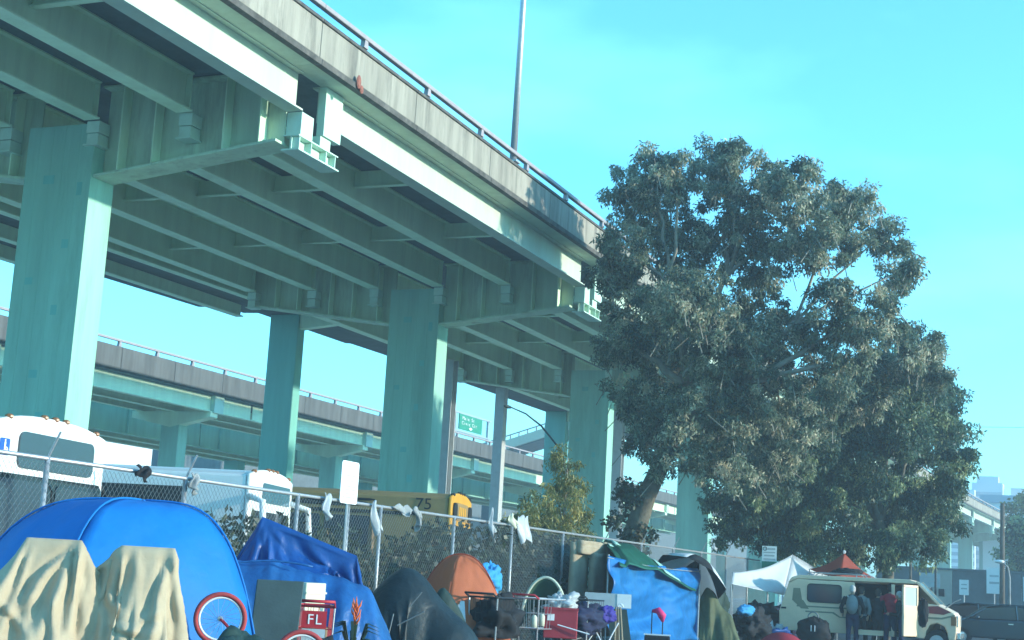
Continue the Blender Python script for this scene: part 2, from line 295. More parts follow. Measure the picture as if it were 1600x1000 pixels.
for k in range(-1, 12):
    yb = Y0 + SP * k; x_ = xoff(yb); ang = -math.atan2(xoff(yb + SP) - x_, SP)
    def put(b, x=0, y=0, z=0, par=via):
        # turn with the curve about the bent's centre
        px, py = x + 21.7, y; ca, sa = math.cos(ang), math.sin(ang)
        o = copy_at(b, Vector((x_ + ca * px - sa * py, yb - Y0 + sa * px + ca * py, z)), par, ang); return o
    o_ = lambda b, y=0: put(b, 0, y)
    for i, gx in enumerate(GX):
        if i == 0:
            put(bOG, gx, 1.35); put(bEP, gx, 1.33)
        else: put(bG, gx, .95)
        if i < 5 and k < 7:
            for yy in (6.6 + .95, 12.3 + .95): put(bD, GX[i + 1] + .04, yy)
    put(bS); put(bRL); put(bOS)
    for j in range(4): pq = put(bP, 0, j * SP / 4); [put(b_, 0, j * SP / 4) for b_ in (bCP, bLP)]
    for j in range(6 if k % 2 else 5): put(bRP, 0, .2 + j * 3.3 + (0 if k % 2 else 1.7), 12.89)
    put(bC)
    if k in (0, 1, 2):
        for px_, pz_, pw_, ph_ in ((-21.4, 8.1, .18, .2), (-21.5, 6.6, .16, .22), (-22.3, 7.3, .2, .16), (-21.9, 5.2, .22, .18), (-21.15, 9.3, .14, .3), (-22.1, 9.6, .3, .2), (-21.6, 4.2, .2, .25)):
            pb_ = MB().box(px_, px_ + pw_, yb - .005 + .0, yb + .01, pz_ + .2 * k, pz_ + ph_ + .2 * k).build('concrete_patch', 'side_column_paint', via)
    cb = put(bCAP)
    if k < 6:
        for b in stf.values():
            s_ = b.copy(); COL.objects.link(s_); s_.parent = cb
    for i, gx in enumerate(GX):
        if i == 0: put(bSB, gx, 0)
        elif i != 2 and i != 3 or k < 8: put(bBR, gx, -.02)
# the widened left side of the deck with its own girders, columns and caps
wm = MB(); edge = [(8, -34.9), (30, -34.5), (48.2, -33.6)]
wm.prism([(-28.97, 8), (-34.9, 8), (-34.5, 30), (-33.6, 48.2), (-32.4, 48.3), (-32.4, 49.6), (-31.75, 49.7), (-31.7, 57), (-31.5, 57.1), (-31.4, 60), (-31.4, 120), (-28.97, 120)], 'z', 11.45, 12.0)
wm.build('ramp_slab', 'deck_concrete', via)
MB().beam((-34.9, 8, 12.45), (-33.6, 48.2, 12.45), .3, .9).build('added_ramp_parapet', 'parapet_concrete', via); MB().beam((-31.7, 49.7, 12.45), (-31.4, 120, 12.45), .3, .9).build('added_ramp_parapet', 'parapet_concrete', via)  # unseen left parapets, added to shade the rear viaduct
for x0, y0, x1, y1 in ((-29.9, 8, -28.9, 46), (-32.3, 8, -31.5, 48), (-34.4, 8, -33.9, 40)):
    g = MB().beam((x0, y0, 11.24), (x1, y1, 11.24), .05, .45).beam((x0, y0, 10.99), (x1, y1, 10.99), .34, .04); g.build('ramp_girder', 'steel', via)
for y0, xa in ((50.0, -31.35), (81.2, -31.2), (112, -31.2)):
    MB().box(xa, xa + 1.33, y0, y0 + .55, 0, 11.44).build('side_column', 'side_column_paint', via, bevel=.04)
    MB().prism([(xa + 1.34, 10.85), (xa + 3.2, 11.05), (xa + 3.2, 11.44), (xa + 1.34, 11.44)], 'y', y0 + .1, y0 + .5).build('side_cap', 'steel', via)
for x0, y0 in ((-27.2, 58.3), (-25.1, 76.5)):
    MB().box(x0 - .3, x0 + .3, y0, y0 + .05, 0, 10.9).box(x0 - .3, x0 + .3, y0 + .5, y0 + .55, 0, 10.9).box(x0 + .05, x0 + .1, y0 + .06, y0 + .49, 0, 10.9).build('steel_post', 'grey_paint', via)
MB().box(-30.2, -29.65, 71, 71.5, 0, 11.44).build('steel_post', 'grey_paint', via, bevel=.03)
# rust stain lump at the parapet joint
MB().ell((-15.09, Y0 + 1.55, 11.98), (.04, .09, .16), 8, 6).ell((-15.07, Y0 + 1.66, 11.84), (.035, .07, .1), 8, 6).build('joint_filler', 'rust', via)
# tall lighting mast on the parapet
lt = thing('lighting_mast', 'tall thin grey lighting mast standing on the viaduct parapet', 'lamp post', (-15.3, 36.3, 12.9))
MB().tube([(-15.3, 36.3, 12.9), (-15.3, 36.4, 18), (-15.28, 36.6, 25)], [.10, .085, .05], 10).build('mast', 'galvanised', lt, smooth=True)
MB().box(-15.5, -15.14, 36.14, 36.46, 12.9, 12.95).build('base_plate', 'galvanised', lt)
MB().tube([(-15.28, 36.6, 24.9), (-16.5, 36.7, 25.5), (-18, 36.8, 25.6)], .04, 8).build('lamp_arm', 'galvanised', lt, smooth=True)
MB().ell((-18.3, 36.8, 25.58), (.45, .17, .1)).build('lamp_head', 'galvanised', lt, smooth=True)

# ------------------------------------------------------------------ viaduct behind
vb = thing('rear_freeway', 'second freeway viaduct with grey parapet and open rail beyond the tall columns', 'viaduct', (-50, 40, 0))
SB = 18.0
pb = base(MB().prism([(-45.35, 10.56), (-45.35, 11.66), (-45.05, 11.66), (-45.0, 11.58), (-45.0, 10.6), (-45.05, 10.54)], 'y', .012, 4.488), 'parapet_panel', 'shaded_concrete', bevel=.02)
rb = base(MB().prism([(-.12, 0), (.12, 0), (.07, .26), (-.07, .26)], 'x', -45.26, -45.12), 'rail_post', 'rail_metal')
for y in np.arange(36, 220, 4.5): copy_at(pb, Vector((0, y, 0)) - WL[vb.name], vb)
for y in np.arange(36.4, 220, 3.15): copy_at(rb, Vector((0, y, 11.655)) - WL[vb.name], vb)
MB().box(-45.27, -45.11, 36, 220, 11.92, 12.03).build('guard_rail', 'rail_metal', vb)
for y in np.arange(36, 220, SB):
    MB().box(-50.8, -45.36, y + .01, y + SB - .01, 10.5, 10.8).build('deck_slab', 'deck_concrete', vb)
    for i, x in enumerate((-45.9, -48.2, -50.4)):
        MB().box(x - .02, x + .02, y + .1, y + SB - .1, 9.63, 10.46).box(x - .2, x + .2, y + .1, y + SB - .1, 9.58, 9.62).build('fascia_girder' if i == 0 else 'girder', 'steel', vb)
    yc = y + 13.6
    MB().prism([(-50.9, 9.2), (-48.3, 8.7), (-45.7, 9.3), (-45.7, 9.57), (-50.9, 9.57)], 'y', yc, yc + .7).build('cap_beam', 'steel', vb)
    MB().box(-48.9, -47.7, yc + .02, yc + .9, 0, 8.9).build('column', 'column_paint', vb, bevel=.05)
    MB().box(-45.87, -45.6, yc + .2, yc + 1.1, 9.55, 10.5).build('hinge_plate', 'steel_pale', vb)
# lower connector behind it
vc = thing('lower_connector', 'low green girder connector ramp beneath the rear viaduct', 'viaduct', (-56, 40, 0))
for y in np.arange(38, 190, 19):
    MB().box(-52.03, -51.97, y + .02, y + 18.9, 8.42, 9.9).box(-52.2, -51.8, y, y + 18.95, 8.34, 8.41).build('fascia_girder', 'column_paint', vc)
    for j in range(4): MB().box(-51.96, -51.84, y + 2 + 4.8 * j, y + 2.08 + 4.8 * j, 8.42, 9.9).build('stiffener', 'column_paint', vc)
    MB().box(-59, -52.04, y, y + 18.97, 9.91, 10.2).build('deck_slab', 'deck_concrete', vc)
    for x in (-54.3, -56.6): MB().box(x - .2, x + .2, y, y + 18.95, 8.34, 8.41).box(x - .03, x + .03, y, y + 18.95, 8.42, 9.9).build('girder', 'steel', vc)
    MB().box(-56, -54.9, y + 9, y + 9.9, 0, 8.33).build('column', 'side_column_paint', vc)
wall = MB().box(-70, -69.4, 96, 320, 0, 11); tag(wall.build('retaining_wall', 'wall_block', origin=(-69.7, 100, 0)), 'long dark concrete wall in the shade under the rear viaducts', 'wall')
fb = thing('warehouse', 'white low building glimpsed under the rear viaduct', 'building', (-95, 122, 0))
MB().box(-105, -95, 108, 136, 0, 13.8).build('wall', 'tower_white', fb); MB().box(-105.3, -94.8, 107.8, 136.2, 13.81, 14.1).build('roof', 'grey_paint', fb)
for y in (110, 116.5, 123.6, 130): MB().box(-94.99, -94.93, y, y + 2, 8, 9.8).build('window', 'glass_teal', fb)
# flyover far behind, sunlight painted into its cream parapet
vd = thing('far_flyover', 'distant flyover with sunlight painted in as cream, rising to the right between columns', 'viaduct', (-66, 130, 0))
p0, p1 = Vector((-62, 148.8, 15.8)), Vector((-57, 148.0, 17.2)); dd = (p1 - p0); nrm = Vector((dd.y, -dd.x, 0)).normalized()
MB().beam(p0 - dd, p1 + dd, .3, 1.0).build('parapet', 'board_cream', vd)
MB().beam(p0 - dd - nrm * 2.3 - Vector((0, 0, .4)), p1 + dd - nrm * 2.3 - Vector((0, 0, .4)), 4.2, .4).build('deck_slab', 'deck_concrete', vd)
MB().beam(p0 - dd + Vector((0, 0, 1.0)), p1 + dd + Vector((0, 0, 1.0)), .1, .12).build('guard_rail', 'rail_metal', vd)
for t in np.linspace(-.9, 1.9, 14): q = p0 + dd * float(t); MB().box(q.x - .06, q.x + .06, q.y - .06, q.y + .06, q.z + .5, q.z + .95).build('rail_post', 'rail_metal', vd)
for t in (-.6,): q = p0 + dd * float(t) - nrm * 2.3; MB().box(q.x - .5, q.x + .5, q.y - .5, q.y + .5, 0, q.z - 1.0).build('column', 'deck_concrete', vd)
# overhead sign
gs = thing('overhead_sign', 'green overhead freeway sign with white lettering beyond the rear viaduct', 'road sign', (-46.5, 100, 11))
MB().box(-47.06, -46.98, 103.6, 108.1, 12.75, 13.95).build('sign_panel', 'sign_green', gs)
MB().box(-47.06, -46.98, 99.4, 102.7, 12.6, 13.95).build('sign_panel', 'sign_green', gs)
MB().beam((-47.15, 98, 14.05), (-47.15, 110.2, 14.05), .14, .14).build('truss', 'galvanised', gs); MB().beam((-47.15, 98, 12.6), (-47.15, 110.2, 12.6), .12, .12).build('truss', 'galvanised', gs)
for y in (98.2, 103.1, 109.6): MB().box(-47.25, -47.08, y, y + .16, 10.5, 14).build('post', 'galvanised', gs)
for w_, y_, z_ in (('Main St', 104.3, 13.65), ('Civic Ctr', 104.2, 13.27)):
    for i_, c_ in enumerate(w_):
        if c_ != ' ': text('letter', c_, .38, 'ink_white', gs, (-46.96, y_ + .34 * i_, z_), (R(90), 0, R(90)), sx=1.4)
MB().prism([(105.6, 13.05), (106, 13.05), (106, 12.98), (106.2, 12.98), (105.8, 12.82), (105.4, 12.98), (105.6, 12.98)], 'x', -46.975, -46.955).build('arrow', 'ink_white', gs)
sl_ = thing('street_lamp', 'dark curved arm street lamp between the columns behind the fence', 'lamp post', (-19.2, 52.4, 0))
MB().tube([(-19.2, 52.4, 0), (-19.2, 52.4, 5.6), (-19.2, 51.9, 6.3), (-19.2, 49.6, 7.0), (-19.2, 48.0, 7.25), (-19.2, 46.6, 7.3)], [.07, .05, .04, .035, .03, .025], 8).build('pole', 'board_dark', sl_, smooth=True)
MB().ell((-19.2, 46.3, 7.28), (.1, .3, .06)).build('lamp_head', 'board_dark', sl_, smooth=True)

# ------------------------------------------------------------------ trees
def leaves(centres, n, ll, lw, droop=.5, spread=1.0):
    """many small bent leaves spread round twig points; returns verts, faces, shade"""
    k = len(centres); idx = rng.integers(0, k, n); c = np.array([q[:3] for q in centres])[idx]; r = np.array([q[3] for q in centres])[idx]
    d = rng.normal(size=(n, 3)); d /= np.linalg.norm(d, axis=1)[:, None]; rad = r * rng.random(n) ** .45
    p = c + d * rad[:, None] * np.array([1, 1, .85]) * spread
    a = rng.normal(size=(n, 3)); a[:, 2] -= droop * 2; a /= np.linalg.norm(a, axis=1)[:, None]
    b = np.cross(a, rng.normal(size=(n, 3))); b /= np.linalg.norm(b, axis=1)[:, None]
    s = (.6 + .8 * rng.random(n))[:, None]; a = a * ll * s; b = b * lw * s
    v = np.stack([p, p + a * .45 + b * .5, p + a, p + a * .45 - b * .5], 1).reshape(-1, 3)
    tone = np.array([q[4] for q in centres])[idx]; sh = np.clip(tone + rng.normal(0, .17, n), 0, 1)
    return v, sh
def leafobj(name, v, sh, m, parent):
    n = len(sh); off = WL[parent.name]; me = bpy.data.meshes.new(name)
    me.vertices.add(4 * n); me.vertices.foreach_set('co', (v - np.array(off)).astype(np.float32).ravel())
    me.loops.add(4 * n); me.loops.foreach_set('vertex_index', np.arange(4 * n, dtype=np.int32))
    me.polygons.add(n); me.polygons.foreach_set('loop_start', np.arange(0, 4 * n, 4, dtype=np.int32)); me.polygons.foreach_set('loop_total', np.full(n, 4, dtype=np.int32))
    at = me.attributes.new('shade', 'FLOAT', 'FACE'); at.data.foreach_set('value', sh.astype(np.float32))
    me.update(calc_edges=True); me.materials.append(M[m]); o = bpy.data.objects.new(name, me); COL.objects.link(o); o.parent = parent; WL[o.name] = off.copy(); return o
def twigs(blobs, per, rmin, rmax, squash=.9):
    out = []
    for (x, y, z, r) in blobs:
        for i in range(int(per * r * r) + 3):
            d = Vector((random.gauss(0, 1), random.gauss(0, 1), random.gauss(0, 1))).normalized(); q = r * random.random() ** .33
            out.append((x + d.x * q, y + d.y * q, z + d.z * q * squash, random.uniform(rmin, rmax), random.gauss(.42, .25)))
    return out
def limbs(mb, start, r0, targets, n=6, wob=.3):
    for t, r1 in targets:
        pts = []; s_ = Vector(start); t = Vector(t)
        for i in range(n + 1):
            f = i / n; p = s_.lerp(t, f); w = wob * .35 * math.sin(math.pi * f); p += Vector((random.uniform(-w, w), random.uniform(-w, w), w * .6 + random.uniform(-w, w) * .4)); pts.append(p)
        mb.tube(pts, [r0 + (r1 - r0) * i / n for i in range(n + 1)], 7)
TREES = {}
BLOB1 = [(-12.37, 39.8, 13.14, 0.94), (-12.97, 39.9, 12.52, 0.72), (-11.3, 38.43, 12.99, 0.65), (-12.25, 41.23, 11.84, 1.35), (-12.6, 38.94, 10.92, 0.77), (-13.39, 39.63, 10.34, 0.6), (-10.68, 41.03, 13.69, 0.86), (-9.77, 39.65, 13.78, 0.55), (-9.43, 40.73, 12.95, 1.12), (-7.89, 39.11, 12.44, 0.93), (-7.35, 41.62, 12.7, 0.75), (-6.91, 42.84, 13.2, 0.61), (-6.77, 41.49, 11.88, 0.93), (-5.96, 42.86, 11.98, 0.68), (-5.76, 42.83, 10.81, 0.6), (-4.91, 40.3, 10.51, 0.25), (-10.45, 41.12, 11.74, 1.23), (-9.07, 40.98, 11.27, 1.03), (-7.62, 40.18, 11.22, 0.9), (-10.51, 38.06, 9.2, 1.16), (-12.62, 40.13, 9.46, 1.03), (-13.83, 40.93, 10.83, 0.47), (-13.56, 41.67, 8.39, 0.78), (-13.27, 41.59, 7.01, 0.69), (-12.22, 42.3, 8.29, 1.21), (-9.72, 42.37, 9.84, 0.96), (-6.82, 39.86, 9.48, 0.74), (-6.29, 40.42, 8.67, 0.85), (-5.43, 41.12, 8.97, 0.61), (-5.44, 44.78, 8.74, 0.5), (-10.15, 40.34, 8.34, 1.21), (-8.8, 41.81, 8.38, 1.31), (-7.34, 40.91, 8.04, 1.09), (-10.6, 40.8, 6.73, 1.04), (-5.86, 41.6, 9.8, 0.4), (-12.09, 41.33, 6.6, 0.76), (-9.47, 41.59, 7.03, 1.12)]
BLOB2 = [(-6.33, 53.11, 9.06, 1.19), (-6.83, 51.93, 7.76, 1.34), (-5.51, 53.75, 8.22, 0.87), (-5.06, 53.71, 7.31, 0.68), (-5.89, 54.28, 6.43, 1.27), (-7.86, 51.42, 7.91, 1.34), (-7.89, 49.0, 5.89, 1.49), (-9.92, 51.78, 7.02, 1.59), (-11.3, 51.86, 6.55, 1.43), (-12.31, 51.26, 5.79, 1.14), (-11.93, 49.85, 4.34, 0.97), (-10.65, 51.12, 4.69, 1.39), (-8.74, 49.24, 4.19, 1.28), (-7.62, 53.02, 4.69, 1.41), (-5.99, 52.28, 4.69, 1.02), (-5.01, 50.98, 5.28, 0.65), (-6.58, 49.5, 3.23, 0.84), (-8.92, 52.91, 3.05, 0.82), (-11.17, 52.66, 3.4, 0.78), (-4.5, 49.92, 6.26, 0.46), (-7.3, 52.04, 9.59, 0.91)]
t1 = thing('eucalyptus_tree', 'tall loose grey-green tree with leaning pale trunk beside the viaduct', 'tree', (-13.3, 41.9, 0))
tm = MB(); tm.tube([(-13.3, 41.9, 0), (-13.1, 41.8, 1.7), (-12.97, 41.6, 3.0), (-12.64, 41.54, 4.06), (-12.0, 41.53, 5.49), (-11.73, 41.5, 6.15), (-11.45, 41.3, 7.4)], [.46, .38, .33, .29, .25, .2, .15], 12)
tm.build('trunk', 'bark', t1, smooth=True)
for st, r0, tg in [((-11.73, 41.5, 6.1), .16, [((-9.73, 41.07, 7.2), .09)]), ((-9.73, 41.07, 7.2), .10, [((-8.3, 41.2, 9.2), .06), ((-7.4, 40.6, 7.8), .06), ((-6.4, 40.6, 9.0), .05)]),
                   ((-11.45, 41.3, 7.3), .14, [((-11.65, 39.9, 10.1), .07), ((-10.3, 41, 10.6), .08), ((-13.3, 41.2, 8.6), .07)]), ((-11.65, 39.9, 10.0), .06, [((-12.2, 39.8, 12.8), .04), ((-12.8, 39.6, 11), .03), ((-11.2, 38.7, 12.8), .03)]),
                   ((-10.3, 41, 10.5), .07, [((-10.4, 41, 13.6), .03), ((-9.2, 40.7, 12.9), .03), ((-7.6, 40.8, 12.3), .03)]), ((-8.3, 41.2, 9.1), .05, [((-7.2, 41.5, 12.4), .03), ((-6.2, 42.4, 11.8), .02), ((-5.7, 42.4, 10.7), .02), ((-5.5, 41.2, 9.2), .02)])]:
    for t_ in tg:
        b = MB(); limbs(b, st, r0, [t_]); b.build('limb', 'bark_pale', t1, smooth=True)
tw1 = twigs([(x, y, z, r * (1.02 if x < -7 else .9)) for x, y, z, r in BLOB1] + [(-10.9, 43.5, 6.0, 1.2), (-9.6, 44, 5.4, 1.3), (-8.6, 43, 6.2, 1.2), (-11.3, 41, 10.4, .8), (-6.4, 46, 8.2, 1.0), (-5.3, 45.5, 9.3, .7), (-4.95, 46, 8.4, .75), (-5.2, 47.5, 8.9, .8), (-5.7, 46, 9.2, .8), (-7.4, 46, 7.6, 1.2), (-12.9, 41, 5.6, .6), (-11.2, 40.4, 5.4, .9), (-10.2, 41, 5.0, 1.0), (-12.0, 40.6, 4.9, .45)], 26, .16, .36)
tw1 += [(q[0], q[1], q[2], q[3] * 1.2, q[4]) for q in twigs([(x, y, z, r * (1.3 if x < -7 else 1.12)) for x, y, z, r in BLOB1], 9, .12, .3)]
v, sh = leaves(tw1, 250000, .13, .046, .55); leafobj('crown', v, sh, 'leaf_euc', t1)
tb = MB()
for q in tw1[::4]:
    d = Vector((random.gauss(0, .3), random.gauss(0, .3), -.6)); p = Vector(q[:3]); tb.tube([p + d, p, p - d * .4 + Vector((0, 0, .1))], [.016, .011, .005], 4, cap=False)
tb.build('twigs', 'bark_pale', t1)['kind'] = 'stuff'
# ivy climbing the trunk
ivc = [(-13.05 + random.gauss(0, .32), 41.4 + random.gauss(0, .3), random.uniform(.6, 4.4), .3, random.gauss(.4, .15)) for i in range(40)]
v, sh = leaves(ivc, 3500, .12, .1, .3); leafobj('ivy', v, sh, 'leaf_ivy', t1)
t2 = thing('evergreen_tree', 'dense dark evergreen tree with low drooping crown behind the camper van', 'tree', (-7.3, 52.2, 0))
MB().tube([(-7.3, 52.2, 0), (-7.1, 52, 1.2), (-7.05, 51.9, 2.3), (-7.2, 51.6, 3.7), (-7.9, 51, 5.4)], [.3, .24, .2, .17, .12], 10).build('trunk', 'bark', t2, smooth=True)
for tt in ((-10.5, 51.6, 6), (-8, 50, 6.4), (-6.2, 53, 7), (-11.8, 51, 5), (-6.8, 52.4, 8.8)):
    b = MB(); limbs(b, (-7.3, 51.5, 4), .12, [(tt, .03)]); b.build('limb', 'bark', t2, smooth=True)
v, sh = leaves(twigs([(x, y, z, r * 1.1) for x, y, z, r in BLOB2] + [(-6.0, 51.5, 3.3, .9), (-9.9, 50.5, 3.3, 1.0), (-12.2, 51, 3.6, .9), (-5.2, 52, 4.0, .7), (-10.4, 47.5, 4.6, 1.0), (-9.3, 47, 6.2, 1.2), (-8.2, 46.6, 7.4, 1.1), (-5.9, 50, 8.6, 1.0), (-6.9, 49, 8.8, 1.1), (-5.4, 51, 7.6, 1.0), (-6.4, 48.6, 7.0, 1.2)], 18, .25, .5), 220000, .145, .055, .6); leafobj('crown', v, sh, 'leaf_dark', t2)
sp_ = thing('sapling', 'small yellow-green feathery sapling just behind the fence', 'tree', (-13, 35.5, 0))
b = MB().tube([(-13, 35.5, 0), (-13, 35.5, 2.5), (-12.95, 35.5, 4.6)], [.05, .04, .015], 6)
sb_ = [(-13, 35.4, 4.5, .38), (-12.95, 35.7, 3.9, .55), (-13, 35.2, 3.3, .7), (-13.1, 33.9, 2.9, .7), (-12.9, 36.2, 2.9, .6), (-13.1, 33.1, 2.5, .6), (-13, 34.8, 2.3, .8), (-12.9, 36, 2.2, .7)]
for q in sb_: limbs(b, (-13, 35.5, q[2] - .5), .025, [(q[:3], .008)], 3, .1)
b.build('trunk', 'bark_pale', sp_, smooth=True)
v, sh = leaves(twigs(sb_, 50, .12, .28), 15000, .13, .03, .8); leafobj('crown', v, sh, 'leaf_sap', sp_)
gt = thing('golden_tree', 'yellow-green tree past the end of the viaduct at far right', 'tree', (-5.5, 128, 0))
MB().tube([(-5.5, 128, 0), (-5.5, 128, 8)], [.3, .15], 8).build('trunk', 'bark', gt, smooth=True)
v, sh = leaves(twigs([(-6, 127.8, 9, 2.1), (-4.5, 128, 10, 2.4), (-3.2, 128, 8, 2.4), (-7, 127.5, 7.4, 1.3)], 9, .5, .9), 9000, .3, .16, .3); leafobj('crown', v, sh, 'leaf_gold', gt)
dt = thing('roadside_tree', 'dark leafy tree beside the road beneath the far end of the viaduct', 'tree', (-5, 102, 0))
MB().tube([(-5, 102, 0), (-5, 102, 4)], [.3, .18], 8).build('trunk', 'bark', dt, smooth=True)
v, sh = leaves(twigs([(-5, 102, 5.4, 1.9), (-3.6, 102, 6.2, 2), (-4.6, 101, 3.7, 1.6), (-2.4, 102, 4.4, 2)], 9, .5, .9), 12000, .28, .15, .4); leafobj('crown', v, sh, 'leaf_dark', dt)

# ------------------------------------------------------------------ chain-link fence
FX = -11.1; FH = 2.5
fe = thing('chain_link_fence', 'galvanised chain-link fence with top rail running behind the tents', 'fence', (FX, 8, 0))
FY0, FY1 = 8.0, 50.0
posts = [9.4, 11.4, 13.29, 15.99, 18.87, 20.44, 21.56, 24.51, 27.34, 30.34, 33.3, 36.2, 39.2, 42.2, 45.2, 48.2]
fp = base(MB().tube([(0, 0, 0), (0, 0, FH + .02)], .032, 8), 'post', 'galvanised', smooth=True)
for y in posts: copy_at(fp, Vector((FX, y, 0)) - WL[fe.name], fe)
MB().tube([(FX, FY0, FH), (FX, 20, FH - .005), (FX, FY1, FH)], .026, 8).build('top_rail', 'galvanised', fe, smooth=True)
for y in [13.29, 15.99, 33.3, 36.2, 39.2, 42.2, 45.2, 48.2]:
    MB().tube([(FX, y, FH), (FX + .16, y - .02, FH + .3)], .014, 6).build('barb_arm', 'galvanised', fe)
wm = MB(); step = .085; r_ = .0024
def wire(p, q):
    p, q = Vector(p), Vector(q); d = (q - p).normalized(); a = Vector((1, 0, 0)); b = d.cross(a); o = len(wm.v)
    for c in (p, q): wm.v += [tuple(c + a * r_), tuple(c - a * r_ * .5 + b * r_ * .87), tuple(c - a * r_ * .5 - b * r_ * .87)]
    wm.f += [(o, o + 1, o + 4, o + 3), (o + 1, o + 2, o + 5, o + 4), (o + 2, o, o + 3, o + 5)]
hz_ = FH - .05
for i in range(int((FY1 - FY0) / step)):
    y = FY0 + i * step; wire((FX + .03, y, .05), (FX + .03, y + hz_ * .8, hz_)); wire((FX + .036, y + hz_ * .8, .05), (FX + .036, y, hz_))
mo = wm.build('mesh', 'wire', fe); mo['kind'] = 'stuff'
# ivy and shrubs against the back of the fence
iv = thing('ivy_hedge', 'dark green ivy grown up behind the fence right of the orange tent', 'hedge', (-11.6, 26, 0))
ivb = [(-11.75 + random.gauss(0, .18), random.uniform(25.0, 33.5), random.uniform(.2, 2.35), .4, random.gauss(.4, .18)) for i in range(150)]
v, sh = leaves(ivb, 12000, .13, .1, .4); leafobj('foliage', v, sh, 'leaf_ivy', iv)
b = MB()
for y in np.arange(25, 33.5, .7): limbs(b, (-11.7, y, 0), .03, [((-11.7, y + random.uniform(-.4, .4), 2.1), .01)], 5, .15)
b.build('stems', 'bark', iv)
w2 = [(-11.8 + random.gauss(0, .2), random.uniform(17.2, 25.2), random.uniform(.1, 1.95), .4, random.gauss(.4, .2)) for i in range(150)]
sh_ = thing('weeds', 'scrubby weeds behind the fence under the school bus', 'plants', (-11.7, 22, 0)); v, sh = leaves(w2, 6000, .14, .06, -.2); leafobj('foliage', v, sh, 'leaf_ivy', sh_)
def rag(y, w, h, label, m='rag', sd_=1, twist=.06, name='rag', top=FH + .05):
    def fn(u, v):
        z = top - v * h * .75 * (1 - .35 * abs(math.sin(3 * u + sd_))); f = .05 * math.sin(9 * u + 3 * v + sd_) * (.3 + v)
        return (FX + .07 + f + twist * v, y + (u - .5) * w * .62 * (1 - .45 * v * abs(math.sin(sd_))) + .05 * math.sin(5 * v + sd_), z + .03 * math.sin(11 * u + sd_))
    o = MB().grid(fn, 10, 12).build(name, m, smooth=True, solid=.008, origin=(FX, y, top)); return tag(o, label, 'cloth', 'rags tied along the fence')
rag(16.05, .35, .35, 'white strip of cloth knotted on the fence between the two blue tents', sd_=.7)
rag(19.6, .45, .6, 'pale pointed rag hanging on the fence left of the white notice', 'plastic_white', 1.2)
rag(21.2, .22, .75, 'long narrow white strip hanging right of the white notice', 'plastic_white', 3.1)
rag(22.2, .9, .22, 'bunched grey cloth lying along the fence top below the number 75', sd_=4.3)
rag(22.75, .2, .55, 'dangling grey rag end right of the bunched cloth', sd_=5)
rag(27.1, .4, .35, 'cream child-sized shirt on the fence left of the big white cloth', 'board_cream', 2.5, top=FH + .2)
rag(27.75, .85, .8, 'large white plastic sheet hung on the fence by the sapling', 'plastic_white', 3.3, top=FH + .2)
rag(26.05, .16, .9, 'thin white plastic strip hanging down a fence post above the orange tent', 'plastic_white', 1.9, top=FH + .25)
rag(43.3, .3, .3, 'small white scrap on the fence left of the white canopy', 'plastic_white', 1.9, top=FH + .3)
rag(14.95, .5, .22, 'black cloth over the fence rail right of the white bus', 'cloth_black', .4)
# ------------------------------------------------------------------ buses behind the fence (local: nose at +x, near side -y)
def rrect(x0, x1, z0, z1, r, n=4):
    p = []
    for cx, cz, a in ((x1 - r, z1 - r, 0), (x0 + r, z1 - r, 90), (x0 + r, z0 + r, 180), (x1 - r, z0 + r, 270)):
        for i in range(n + 1): t = R(a + 90 * i / n); p.append((cx + r * math.cos(t), cz + r * math.sin(t)))
    return p
sn = thing('notice_sign', 'white notice sign with small print fixed on the fence top', 'sign', (FX, 20.3, 2.4))
MB().prism(rrect(20.02, 20.58, 2.46, 3.12, .05), 'x', FX + .06, FX + .072).build('panel', 'sign_white', sn)
for i, (w, z, a) in enumerate([(.40, .58, .4), (.30, .44, .3), (.2, .36, .3), (.40, .27, .6), (.40, .22, .6), (.34, .16, .6), (.40, .10, .6)]):
    MB().box(FX + .074, FX + .077, 20.3 - w / 2, 20.3 + w / 2, 2.46 + z - .014, 2.46 + z + .008).build('print_line', 'ink_faint', sn)
MB().tube([(FX + .05, 20.3, 0), (FX + .05, 20.3, 3.0)], .02, 6).build('post', 'galvanised', sn)

